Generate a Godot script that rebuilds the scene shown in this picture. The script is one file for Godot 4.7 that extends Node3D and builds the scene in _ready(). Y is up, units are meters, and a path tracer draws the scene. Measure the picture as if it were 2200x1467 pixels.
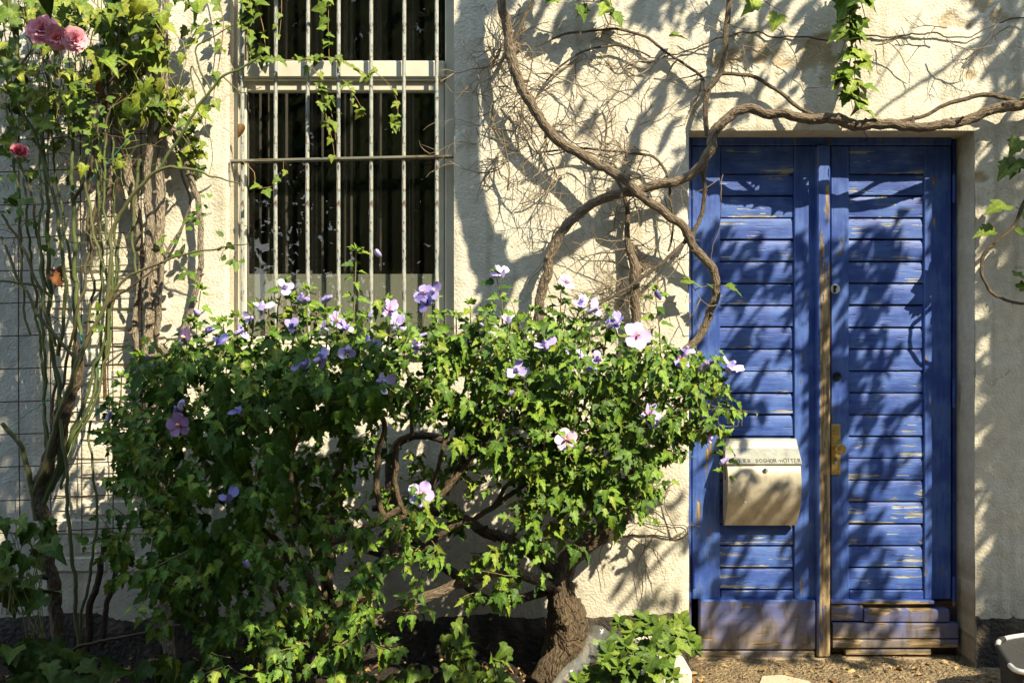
extends Node3D

# Scale of the place: the facade lies in the plane z = 0, the lens stands D metres in front of it, EYE metres up.
const D := 4.2
const K := 520.0
const EYE := 1.321
const SUN := Vector3(0.82, 1.2, 1.0)
var rng := RandomNumberGenerator.new()
var M := {}
var names := {}
var vary := FastNoiseLite.new()
var furrow := FastNoiseLite.new()


class MB:
	var v := PackedVector3Array()
	var n := PackedVector3Array()
	var c := PackedColorArray()
	var uv := PackedVector2Array()
	var i := PackedInt32Array()
	var col := Color(1, 1, 1)
	var door := false

	func add(p: Vector3, nn: Vector3, t := Vector2.ZERO) -> int:
		v.append(p); n.append(nn); c.append(col)
		if door:
			var s := 520.0 * 4.2 / 4.35
			uv.append(Vector2((p.x * s + 1100.0 - 1482.0) / 583.0, (733.0 - (p.y - 1.321) * s - 285.0) / 1135.0))
		else:
			uv.append(t)
		return v.size() - 1

	func tri(a: int, b: int, d: int) -> void:
		var g := (v[b] - v[a]).cross(v[d] - v[a])
		if g.dot(n[a] + n[b] + n[d]) > 0.0:
			i.append(a); i.append(d); i.append(b)
		else:
			i.append(a); i.append(b); i.append(d)

	# four corners in order round the quad, with one normal (pointing to the side of `out`)
	func quad(a: Vector3, b: Vector3, d: Vector3, e: Vector3, out: Vector3) -> void:
		var nn := (b - a).cross(d - a)
		if nn.length_squared() < 1e-14:
			nn = (d - a).cross(e - a)
		nn = nn.normalized()
		if nn.dot(out) < 0.0:
			nn = -nn
		var w := (b - a).length()
		var h := (e - a).length()
		var q := add(a, nn, Vector2(0, 0))
		add(b, nn, Vector2(w, 0)); add(d, nn, Vector2(w, h)); add(e, nn, Vector2(0, h))
		tri(q, q + 1, q + 2)
		tri(q, q + 2, q + 3)

	func rbox(lo: Vector3, hi: Vector3, b := 0.004) -> void:
		var ctr := (lo + hi) * 0.5
		var h := (hi - lo) * 0.5
		b = minf(b, minf(h.x, minf(h.y, h.z)) * 0.9)
		var k := h - Vector3(b, b, b)
		for ax in 3:
			for s in [-1.0, 1.0]:
				var o := Vector3.ZERO
				o[ax] = s
				var u := (ax + 1) % 3
				var w := (ax + 2) % 3
				var q: Array[Vector3] = []
				for st in [[-1, -1], [1, -1], [1, 1], [-1, 1]]:
					var p := Vector3.ZERO
					p[ax] = s * h[ax]; p[u] = st[0] * k[u]; p[w] = st[1] * k[w]
					q.append(ctr + p)
				quad(q[0], q[1], q[2], q[3], o)
		for ax in 3:
			var u := (ax + 1) % 3
			var w := (ax + 2) % 3
			for su in [-1.0, 1.0]:
				for sw in [-1.0, 1.0]:
					var o := Vector3.ZERO
					o[u] = su; o[w] = sw
					var p0 := Vector3.ZERO
					p0[u] = su * h[u]; p0[w] = sw * k[w]; p0[ax] = -k[ax]
					var p1 := p0
					p1[ax] = k[ax]
					var p2 := Vector3.ZERO
					p2[u] = su * k[u]; p2[w] = sw * h[w]; p2[ax] = k[ax]
					var p3 := p2
					p3[ax] = -k[ax]
					quad(ctr + p0, ctr + p1, ctr + p2, ctr + p3, o)
		for sx in [-1.0, 1.0]:
			for sy in [-1.0, 1.0]:
				for sz in [-1.0, 1.0]:
					var o := Vector3(sx, sy, sz).normalized()
					var a := add(ctr + Vector3(sx * h.x, sy * k.y, sz * k.z), o)
					var e := add(ctr + Vector3(sx * k.x, sy * h.y, sz * k.z), o)
					var f := add(ctr + Vector3(sx * k.x, sy * k.y, sz * h.z), o)
					tri(a, e, f)

	# a (y, z) outline swept along x; corners sharper than about 40 degrees stay sharp; ends closed
	func prof(pts: PackedVector2Array, x0: float, x1: float, cuts := 1, wob: FastNoiseLite = null, amp := 0.0) -> void:
		var m := pts.size()
		var mid := Vector2.ZERO
		for p in pts:
			mid += p / m
		var fn := PackedVector2Array()
		var area := 0.0
		for k in m:
			area += pts[k].cross(pts[(k + 1) % m])
		for k in m:
			var e := pts[(k + 1) % m] - pts[k]
			var o := Vector2(e.y, -e.x).normalized()
			fn.append(o if area > 0.0 else -o)
		for k in m:
			var na := fn[k]
			var nb := fn[k]
			if fn[k].dot(fn[(k + m - 1) % m]) > 0.77:
				na = (fn[k] + fn[(k + m - 1) % m]).normalized()
			if fn[k].dot(fn[(k + 1) % m]) > 0.77:
				nb = (fn[k] + fn[(k + 1) % m]).normalized()
			var p := pts[k]
			var q := pts[(k + 1) % m]
			var first := v.size()
			for s in cuts + 1:
				var x := lerpf(x0, x1, float(s) / cuts)
				var wa := 0.0
				var wb := 0.0
				if wob:
					wa = wob.get_noise_3d(x * 30.0, p.x * 55.0, p.y * 20.0) * amp
					wb = wob.get_noise_3d(x * 30.0, q.x * 55.0, q.y * 20.0) * amp
				add(Vector3(x, p.x + wa * 0.6, p.y + wa), Vector3(0, na.x, na.y), Vector2(x, float(k) / m))
				add(Vector3(x, q.x + wb * 0.6, q.y + wb), Vector3(0, nb.x, nb.y), Vector2(x, float(k + 1) / m))
			for s in cuts:
				var a := first + s * 2
				tri(a, a + 1, a + 3)
				tri(a, a + 3, a + 2)
		for s in 2:
			var x := x1 if s else x0
			var o := Vector3(1 if s else -1, 0, 0)
			var flat := Geometry2D.triangulate_polygon(pts)
			var at := v.size()
			for p in pts:
				var wa := wob.get_noise_3d(x * 30.0, p.x * 55.0, p.y * 20.0) * amp if wob else 0.0
				add(Vector3(x, p.x + wa * 0.6, p.y + wa), o)
			for k in range(0, flat.size(), 3):
				tri(at + flat[k], at + flat[k + 1], at + flat[k + 2])

	func tube(pts: PackedVector3Array, rad: PackedFloat32Array, sides := 7, bump: FastNoiseLite = null, amp := 0.0, ridge := 1.0, vs := 2.5) -> void:
		var m := pts.size()
		if m < 2:
			return
		var t0 := (pts[1] - pts[0]).normalized()
		var side := t0.cross(Vector3(0.31, 0.2, 0.93))
		if side.length() < 0.1:
			side = t0.cross(Vector3.UP)
		side = side.normalized()
		var first := v.size()
		var along := 0.0
		var twist := 0.0
		for k in m:
			var t := (pts[mini(k + 1, m - 1)] - pts[maxi(k - 1, 0)]).normalized()
			side = (side - t * side.dot(t)).normalized()
			var up := t.cross(side)
			if k:
				along += (pts[k] - pts[k - 1]).length()
				twist += (pts[k] - pts[k - 1]).length() * 0.8
			for s in sides + 1:
				var a := TAU * (s % sides) / sides
				var o := side * cos(a) + up * sin(a)
				var r := rad[k]
				if bump and sides > 6:
					r *= 1.0 + 0.16 * bump.get_noise_2d(along * 700.0, pts[0].x * 900.0 + cos(a) * 40.0)
				if bump:
					var q := along * 14.0
					r *= 1.0 + amp * (bump.get_noise_3d(cos(a + twist) * 22.0 * ridge, sin(a + twist) * 22.0 * ridge, q) + 0.6 * bump.get_noise_3d(cos(a) * 60.0 * ridge, sin(a) * 60.0 * ridge, q * 0.7 + 90.0))
				add(pts[k] + o * r, o, Vector2(float(s) / sides, along * vs))
		for k in m - 1:
			for s in sides:
				var a := first + k * (sides + 1) + s
				var b := a + sides + 1
				tri(a, b, b + 1)
				tri(a, b + 1, a + 1)
		for e in 2:
			var k := m - 1 if e else 0
			var t := (pts[k] - pts[m - 2 if e else 1]).normalized()
			var q := add(pts[k] + t * rad[k] * 0.3, t)
			var at := first + k * (sides + 1)
			for s in sides:
				tri(q, at + s, at + s + 1)
		if bump and amp > 0.1:
			renormal(first)

	# smooth normals from the faces of everything past vertex `first`
	func renormal(first := 0) -> void:
		var acc := PackedVector3Array()
		acc.resize(v.size() - first)
		for k in range(0, i.size(), 3):
			if i[k] < first:
				continue
			var g := (v[i[k + 2]] - v[i[k]]).cross(v[i[k + 1]] - v[i[k]])
			for j in 3:
				acc[i[k + j] - first] += g
		for k in acc.size():
			if acc[k].length_squared() > 1e-20:
				n[first + k] = acc[k].normalized()

	func lathe(at: Vector3, axis: Vector3, outline: Array, sides := 14) -> void:
		axis = axis.normalized()
		var u := axis.cross(Vector3(0.2, 0.9, 0.37)).normalized()
		var w := axis.cross(u)
		for k in outline.size() - 1:
			var a: Array = outline[k]
			var b: Array = outline[k + 1]
			var slope := Vector2(b[1] - a[1], a[0] - b[0]).normalized()
			var first := v.size()
			for s in sides + 1:
				var t := TAU * (s % sides) / sides
				var o := u * cos(t) + w * sin(t)
				var nn := (o * slope.x + axis * slope.y).normalized()
				add(at + o * a[0] + axis * a[1], nn, Vector2(float(s) / sides, a[1]))
				add(at + o * b[0] + axis * b[1], nn, Vector2(float(s) / sides, b[1]))
			for s in sides:
				var q := first + s * 2
				if a[0] > 1e-6:
					tri(q, q + 1, q + 2)
				if b[0] > 1e-6:
					tri(q + 1, q + 3, q + 2)

	func take(o: MB, xf: Transform3D, cols: PackedColorArray) -> void:
		var at := v.size()
		v.append_array(xf * o.v)
		n.append_array(Transform3D(xf.basis.orthonormalized()) * o.n)
		c.append_array(cols)
		uv.append_array(o.uv)
		for k in o.i:
			i.append(k + at)

	func mesh() -> ArrayMesh:
		var a := []
		a.resize(Mesh.ARRAY_MAX)
		a[Mesh.ARRAY_VERTEX] = v; a[Mesh.ARRAY_NORMAL] = n; a[Mesh.ARRAY_COLOR] = c
		a[Mesh.ARRAY_TEX_UV] = uv; a[Mesh.ARRAY_INDEX] = i
		var m := ArrayMesh.new()
		m.add_surface_from_arrays(Mesh.PRIMITIVE_TRIANGLES, a)
		return m


func P(px: float, py: float, z := 0.0) -> Vector3:
	var s := (D - z) / D / K
	return Vector3((px - 1100.0) * s, EYE + (733.0 - py) * s, z)


func numbered(called: String) -> String:
	names[called] = names.get(called, -1) + 1
	return called if names[called] == 0 else "%s_%03d" % [called, names[called]]


func tag(o: Node3D, label: String, category: String, group := "") -> Node3D:
	o.set_meta("label", label)
	o.set_meta("category", category)
	if group:
		o.set_meta("group", group)
	return o


func thing(called: String, label: String, category: String, at := Vector3.ZERO, group := "") -> Node3D:
	var o := Node3D.new()
	o.name = numbered(called)
	add_child(o)
	o.position = at
	return tag(o, label, category, group)


func offset(o: Node3D) -> Vector3:
	var s := Vector3.ZERO
	while o != self:
		s += o.position
		o = o.get_parent()
	return s


# a mesh whose vertices are in the scene's axes (or placed by xf in them) becomes a part of `parent`
func part(parent: Node3D, called: String, shape: Variant, mat: Material, xf := Transform3D(), stuff := false) -> MeshInstance3D:
	var o := MeshInstance3D.new()
	o.mesh = shape.mesh() if shape is MB else shape
	o.material_override = mat
	var plain := called
	var k := 0
	while parent.has_node(NodePath(called)):
		k += 1
		called = "%s_%03d" % [plain, k]
	o.name = called
	xf.origin -= offset(parent)
	o.transform = xf
	parent.add_child(o, true)
	if stuff:
		o.set_meta("kind", "stuff")
	return o


func many(parent: Node3D, called: String, mesh: Mesh, mat: Material, xf: Transform3D, k: int) -> void:
	var o := MeshInstance3D.new()
	o.mesh = mesh
	o.material_override = mat
	o.name = called if k == 0 else "%s_%03d" % [called, k]
	xf.origin -= offset(parent)
	o.transform = xf
	parent.add_child(o, true)


func structure(called: String, shape: Variant, mat: Material) -> MeshInstance3D:
	var o := MeshInstance3D.new()
	o.mesh = shape.mesh() if shape is MB else shape
	o.material_override = mat
	o.name = numbered(called)
	add_child(o, true)
	o.set_meta("kind", "structure")
	return o


func rf(a: float, b: float) -> float:
	return rng.randf_range(a, b)


func rv(s := 1.0) -> Vector3:
	return Vector3(rng.randfn(), rng.randfn(), rng.randfn()) * s


# a smooth curve through picture places [px, py, z, radius] at their own depths
func spline(pts: Array, step := 0.02, wob := 0.0) -> Array:
	var p := PackedVector3Array()
	var r := PackedFloat32Array()
	var w: Array[Vector3] = []
	for q in pts:
		w.append(q[0] if q[0] is Vector3 else P(q[0], q[1], q[2]))
	for k in w.size() - 1:
		var a: Vector3 = w[maxi(k - 1, 0)]
		var d: Vector3 = w[mini(k + 2, w.size() - 1)]
		var cnt := maxi(2, int((w[k + 1] - w[k]).length() / step))
		for s in cnt + (1 if k == w.size() - 2 else 0):
			var t := float(s) / cnt
			var x := w[k].cubic_interpolate(w[k + 1], a, d, t)
			if wob > 0.0:
				x += Vector3(vary.get_noise_2d(x.y * 420.0, x.x * 200.0 + 40.0), vary.get_noise_2d(x.x * 420.0, x.y * 200.0), vary.get_noise_2d(x.x * 400.0, x.y * 400.0 + 99.0) * 0.5) * wob
			p.append(x)
			r.append(lerpf(pts[k][-1], pts[k + 1][-1], t))
	return [p, r]


func lin(r: float, g: float, b: float) -> Color:
	return Color(r, g, b).linear_to_srgb()


func mat(r: float, g: float, b: float, rough := 0.8, metal := 0.0) -> StandardMaterial3D:
	var m := StandardMaterial3D.new()
	m.albedo_color = lin(r, g, b)
	m.roughness = rough
	m.metallic = metal
	m.vertex_color_use_as_albedo = true
	return m


func noise_tex(size: int, freq: float, octaves: int, seed_: int, lo: float, hi: float, type := FastNoiseLite.TYPE_SIMPLEX_SMOOTH, mid := -1.0) -> NoiseTexture2D:
	var f := FastNoiseLite.new()
	f.seed = seed_
	f.noise_type = type
	f.frequency = freq
	f.fractal_octaves = octaves
	var t := NoiseTexture2D.new()
	t.width = size
	t.height = size
	t.seamless = true
	t.noise = f
	var g := Gradient.new()
	g.offsets = PackedFloat32Array([0.0, 0.5, 1.0])
	var m := (lo + hi) * 0.5 if mid < 0.0 else mid
	g.colors = PackedColorArray([Color(lo, lo, lo), Color(m, m, m), Color(hi, hi, hi)])
	t.color_ramp = g
	return t


func relief(m: StandardMaterial3D, t: Texture2D, cm: float) -> void:
	m.heightmap_enabled = true
	m.heightmap_texture = t
	m.heightmap_scale = cm


func world_map(m: StandardMaterial3D, per_metre: float) -> void:
	m.uv1_triplanar = true
	m.uv1_world_triplanar = true
	m.uv1_scale = Vector3(per_metre, per_metre, per_metre)


# ---- leaves ----
# half outlines (x to the right of the midrib, y from stalk to tip)
const HIBISCUS := [[0, 0], [0.14, 0.02], [0.25, 0.13], [0.37, 0.36], [0.23, 0.37], [0.19, 0.49], [0.26, 0.62], [0.14, 0.67], [0.14, 0.79], [0.06, 0.87], [0, 1.0]]
const GRAPE := [[0, 0.08], [0.14, -0.08], [0.36, -0.02], [0.5, 0.14], [0.43, 0.24], [0.58, 0.46], [0.42, 0.47], [0.33, 0.46], [0.36, 0.62], [0.21, 0.7], [0.12, 0.88], [0, 1.05]]
const CREEPER := [[0, 0.05], [0.16, -0.05], [0.36, 0.06], [0.52, 0.36], [0.34, 0.38], [0.25, 0.5], [0.17, 0.74], [0, 1.0]]
const LANCE := [[0, 0], [0.07, 0.08], [0.14, 0.28], [0.16, 0.5], [0.11, 0.75], [0.05, 0.9], [0, 1.0]]
const OVATE := [[0, 0], [0.14, 0.05], [0.27, 0.24], [0.31, 0.45], [0.25, 0.68], [0.13, 0.88], [0, 1.0]]


# leaf kinds: [{mb, mesh}, ...], `shapes` bent forms times the given tones
func leaf_kinds(half: Array, tones: Array, shapes := 3, fold := 0.35, curl := 0.5) -> Array:
	var out := []
	for s in shapes:
		var fo := fold * rf(0.4, 1.5)
		var cu := curl * rf(0.2, 1.6)
		var tw := rf(-0.35, 0.35)
		var m := MB.new()
		var rows := []
		var ph := rf(0, 6)
		for q in half:
			var y: float = q[1]
			var row := []
			for side in [-1.0, 0.0, 1.0]:
				var x: float = q[0] * side * rf(0.92, 1.08)
				var yy := clampf(y, 0.06, 1.0) if side == 0.0 else y
				var z := absf(x) * fo - cu * yy * yy * 0.6 + x * tw * yy + 0.04 * sin(yy * 11.0 + ph + side) * absf(x) * 3.0
				m.col = Color(1, 1, 1) if side != 0.0 else Color(1.12, 1.1, 1.0)
				row.append(m.add(Vector3(x, yy, z), Vector3(0, 0, 1), Vector2(0.5 + x * 0.8, 0.05 + yy * 0.88)))
			rows.append(row)
		for k in rows.size() - 1:
			for j in 2:
				for t in [[rows[k][j], rows[k + 1][j], rows[k + 1][j + 1]], [rows[k][j], rows[k + 1][j + 1], rows[k][j + 1]]]:
					if (m.v[t[1]] - m.v[t[0]]).cross(m.v[t[2]] - m.v[t[0]]).length() > 1e-6:
						m.tri(t[0], t[1], t[2])
		m.renormal()
		for tone in tones:
			var q := MB.new()
			q.v = m.v; q.n = m.n; q.uv = m.uv; q.i = m.i
			var cc := PackedColorArray()
			for k in m.c.size():
				cc.append(Color(m.c[k].r * tone[0], m.c[k].g * tone[1], m.c[k].b * tone[2]))
			q.c = cc
			out.append({"mb": q, "mesh": q.mesh()})
	return out


func leaf_at(pos: Vector3, tip: Vector3, face: Vector3, size: float) -> Transform3D:
	tip = tip.normalized()
	face = face - tip * face.dot(tip)
	face = face.normalized() if face.length() > 0.05 else tip.cross(Vector3(0.6, 0.1, 0.3)).normalized()
	return Transform3D(Basis(tip.cross(face) * size, tip * size, face * size), pos)


# list of [Transform3D, kind]; the nearest `most` become parts, the rest one part of stuff
func put_leaves(parent: Node3D, list: Array, kinds: Array, mt: Material, most: int, called := "leaf", rest_called := "foliage") -> void:
	list.sort_custom(func(a, b): return a[0].origin.z > b[0].origin.z)
	var rest := MB.new()
	for k in list.size():
		var kind: Dictionary = kinds[list[k][1] % kinds.size()]
		if k < most:
			many(parent, called, kind.mesh, mt, list[k][0], k)
		else:
			rest.take(kind.mb, list[k][0], kind.mb.c)
	if rest.v.size():
		part(parent, rest_called, rest, mt, Transform3D(), true)


# a shoot: a thin bending stem with leaves up its length
func shoot(list: Array, twigs: MB, base: Vector3, dir: Vector3, length: float, count: int, size: float, kinds_n: int, droop := 0.5, rad := 0.0022) -> Vector3:
	var p := PackedVector3Array([base])
	var r := PackedFloat32Array([rad])
	var d := dir.normalized()
	var at := base
	var phase := rf(0, TAU)
	for k in count:
		d = (d + rv(0.13) + Vector3(0, 0.06, 0.02)).normalized()
		at += d * length / count
		p.append(at)
		r.append(rad * (1.0 - 0.6 * (k + 1.0) / count))
		phase += 2.4
		var u := d.cross(Vector3(0.2, 0.3, 0.93)).normalized()
		var o := u * cos(phase) + d.cross(u) * sin(phase)
		o = (o + Vector3(0, 0, 0.5)).normalized()
		var tip := (o * 0.9 + d * rf(0.1, 0.7) + Vector3(0, -droop * rf(0.4, 1.6), 0)).normalized()
		var face := SUN.normalized() * 0.7 + Vector3(0, 0.25, 0.6) + rv(0.5)
		var s := size * rf(0.6, 1.2) * (1.0 - 0.35 * k / count)
		var stalk := at + tip * s * 0.25
		twigs.tube(PackedVector3Array([at, stalk]), PackedFloat32Array([rad * 0.4, rad * 0.3]), 3)
		list.append([leaf_at(stalk, tip, face, s), rng.randi() % kinds_n])
	twigs.tube(p, r, 4)
	return at


func _ready() -> void:
	rng.seed = 20240611
	vary.seed = 5
	vary.frequency = 0.012
	furrow.seed = 9
	furrow.frequency = 0.035
	furrow.fractal_octaves = 4
	var cam := Camera3D.new()
	cam.name = "camera"
	cam.fov = rad_to_deg(2.0 * atan(733.5 / K / D))
	cam.position = Vector3(0, EYE, D)
	cam.near = 0.05
	cam.far = 400.0
	add_child(cam)
	cam.current = true

	var env := Environment.new()
	env.background_mode = Environment.BG_SKY
	var skym := ProceduralSkyMaterial.new()
	skym.sky_top_color = Color(0.47, 0.54, 0.62)
	skym.sky_horizon_color = Color(0.78, 0.78, 0.74)
	skym.sky_curve = 0.12
	skym.ground_bottom_color = Color(0.16, 0.14, 0.10)
	skym.ground_horizon_color = Color(0.45, 0.45, 0.40)
	skym.sky_energy_multiplier = 1.4
	env.sky = Sky.new()
	env.sky.sky_material = skym
	env.background_energy_multiplier = 1.0
	env.tonemap_mode = Environment.TONE_MAPPER_LINEAR
	env.tonemap_exposure = 2.05
	env.sdfgi_enabled = true
	env.ssao_enabled = true
	env.ssil_enabled = true
	var we := WorldEnvironment.new()
	we.name = "environment"
	we.environment = env
	add_child(we)

	var sun := DirectionalLight3D.new()
	sun.name = "sun"
	sun.light_energy = 1.6
	sun.light_color = Color(1.0, 0.935, 0.81)
	sun.light_angular_distance = 0.5
	sun.shadow_enabled = true
	add_child(sun)
	sun.look_at_from_position(SUN * 10.0, Vector3.ZERO, Vector3.UP)

	materials()
	ground()
	var house := thing("house", "pale cream rendered house wall with barred window and blue door", "house", Vector3(0, 0, 0))
	facade(house)
	window(house)
	doors(house)
	trellis()
	door_things()
	old_vine()
	left_vine()
	climbing_rose()
	window_creeper()
	hanging_plants()
	hibiscus()
	low_plants()
	basket()
	shade_tree()
	garden()


func materials() -> void:
	var m := mat(1, 1, 1, 0.92)
	m.albedo_texture = noise_tex(1024, 0.012, 6, 3, 0.9, 1.0)
	relief(m, noise_tex(1024, 0.045, 5, 11, 0.0, 1.0), 0.28)
	world_map(m, 1.5)
	M.plaster = m

	m = mat(0.010, 0.010, 0.010, 0.85)
	m.albedo_color = Color.WHITE
	relief(m, noise_tex(512, 0.03, 5, 12, 0.0, 1.0), 0.8)
	world_map(m, 2.2)
	M.tar = m

	m = mat(1, 1, 1, 0.95)
	m.albedo_texture = noise_tex(1024, 0.02, 6, 7, 0.55, 1.0)
	relief(m, noise_tex(1024, 0.03, 6, 14, 0.0, 1.0), 2.5)
	world_map(m, 1.6)
	M.soil = m

	m = mat(1, 1, 1, 0.9)
	m.albedo_texture = noise_tex(512, 0.03, 5, 21, 0.55, 1.0)
	relief(m, noise_tex(512, 0.025, 5, 22, 0.0, 1.0), 1.2)
	m.uv1_scale = Vector3(1.0, 0.9, 1.0)
	M.bark = m
	m = mat(1, 1, 1, 0.95)
	m.albedo_texture = noise_tex(512, 0.03, 5, 24, 0.45, 1.0)
	var cells := noise_tex(512, 0.022, 4, 23, 0.0, 1.0, FastNoiseLite.TYPE_CELLULAR)
	cells.noise.cellular_return_type = FastNoiseLite.RETURN_DISTANCE2_SUB
	relief(m, cells, 2.2)
	m.uv1_scale = Vector3(2.0, 1.1, 1.0)
	M.old_bark = m

	m = mat(1, 1, 1, 0.7)
	M.stem = m

	m = mat(1, 1, 1, 0.55)
	m.metallic_specular = 0.35
	m.backlight = Color(0.62, 0.75, 0.12)
	m.albedo_texture = vein_texture()
	M.leaf = m
	m = mat(1, 1, 1, 0.6)
	m.backlight = Color(0.5, 0.45, 0.55)
	M.petal = m
	m = mat(1, 1, 1, 0.85)
	m.backlight = Color(0.2, 0.15, 0.08)
	M.litter = m

	m = mat(0.62, 0.60, 0.50, 0.38)
	m.albedo_texture = noise_tex(512, 0.01, 4, 31, 0.88, 1.0)
	world_map(m, 1.3)
	M.cream = m

	m = mat(1, 1, 1, 0.5)
	m.albedo_texture = rust_texture()
	relief(m, noise_tex(256, 0.05, 3, 42, 0.0, 1.0), 0.15)
	M.bar = m
	m = mat(0.09, 0.05, 0.03, 0.85)
	m.albedo_texture = noise_tex(256, 0.03, 4, 43, 0.5, 1.0)
	world_map(m, 6.0)
	M.rust = m

	var g := StandardMaterial3D.new()
	g.transparency = BaseMaterial3D.TRANSPARENCY_ALPHA
	g.albedo_color = Color(0.26, 0.27, 0.23, 0.035)
	g.roughness = 0.0
	M.glass = g
	g = StandardMaterial3D.new()
	g.transparency = BaseMaterial3D.TRANSPARENCY_ALPHA
	g.albedo_color = Color(0.8, 0.82, 0.8, 0.10)
	g.roughness = 0.12
	M.plastic = g
	g = StandardMaterial3D.new()
	g.transparency = BaseMaterial3D.TRANSPARENCY_ALPHA
	g.albedo_color = lin(0.22, 0.24, 0.18)
	g.albedo_color.a = 0.5
	g.roughness = 0.6
	M.film = g

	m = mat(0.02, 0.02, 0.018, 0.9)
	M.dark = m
	m = mat(0.045, 0.043, 0.035, 0.8)
	M.blind = m
	m = mat(0.50, 0.20, 0.06, 0.8)
	M.orange = m

	m = mat(1, 1, 1, 0.55)
	m.albedo_texture = door_texture(false)
	relief(m, door_texture(true), 0.3)
	m.texture_repeat = false
	M.door = m

	m = mat(1, 1, 1, 0.42, 0.3)
	m.albedo_color = lin(0.55, 0.505, 0.40)
	m.albedo_texture = noise_tex(512, 0.012, 6, 51, 0.75, 1.0, FastNoiseLite.TYPE_SIMPLEX_SMOOTH, 0.93)
	m.roughness_texture = noise_tex(256, 0.02, 5, 52, 0.6, 1.0)
	world_map(m, 3.0)
	M.steel = m
	m = mat(0.55, 0.38, 0.12, 0.4, 0.5)
	m.roughness_texture = noise_tex(256, 0.02, 4, 53, 0.6, 1.0)
	world_map(m, 8.0)
	M.brass = m
	M.metal = mat(0.55, 0.55, 0.53, 0.35, 0.85)
	M.ink = mat(0.012, 0.012, 0.015, 0.6)
	M.flake = mat(0.66, 0.62, 0.52, 0.8)
	M.black = mat(0.012, 0.012, 0.013, 0.75)
	m = mat(0.022, 0.022, 0.022, 0.85)
	relief(m, noise_tex(256, 0.06, 3, 61, 0.0, 1.0), 0.15)
	world_map(m, 6.0)
	M.cloth = m
	m = mat(0.75, 0.75, 0.74, 0.3, 0.5)
	M.alu = m
	m = mat(0.04, 0.26, 0.20, 0.6)
	M.twine = m


# pale veins and mottling of a leaf blade
func vein_texture() -> ImageTexture:
	var im := Image.create(128, 128, false, Image.FORMAT_RGB8)
	var f := FastNoiseLite.new()
	f.frequency = 0.05
	f.fractal_octaves = 4
	for y in 128:
		for x in 128:
			var u := absf(x / 127.0 - 0.5) / 0.8
			var w := (y / 127.0 - 0.05) / 0.88
			var mid := 1.0 - smoothstep(0.012, 0.03, u)
			var s := fmod((w - u * 0.9) * 6.5 + 6.0, 1.0)
			var side := (1.0 - smoothstep(0.05, 0.14, absf(s - 0.5))) * 0.6
			var k := 0.80 + 0.20 * maxf(mid, side) + f.get_noise_2d(x, y) * 0.18
			im.set_pixel(x, y, Color(k + 0.02 * mid, k, k * (0.92 + 0.06 * mid)))
	return ImageTexture.create_from_image(im)


func rust_texture() -> ImageTexture:
	var im := Image.create(64, 512, false, Image.FORMAT_RGB8)
	var f := FastNoiseLite.new()
	f.frequency = 0.03
	f.fractal_octaves = 5
	f.seed = 8
	for y in 512:
		for x in 64:
			var a := TAU * x / 64.0
			var w := f.get_noise_3d(cos(a) * 12.0, sin(a) * 12.0, y * 0.9)
			var paint := Color(0.26, 0.30, 0.29).lerp(Color(0.38, 0.40, 0.36), clampf(w * 2.0 + 0.5, 0, 1))
			var rust := Color(0.10, 0.06, 0.035).lerp(Color(0.22, 0.17, 0.12), clampf(w * 3.0 + 0.5, 0, 1))
			var v2 := f.get_noise_3d(cos(a) * 20.0 + 200.0, sin(a) * 20.0, y * 2.2)
			im.set_pixel(x, y, (rust if v2 > 0.24 else paint).linear_to_srgb())
	return ImageTexture.create_from_image(im)


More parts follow.
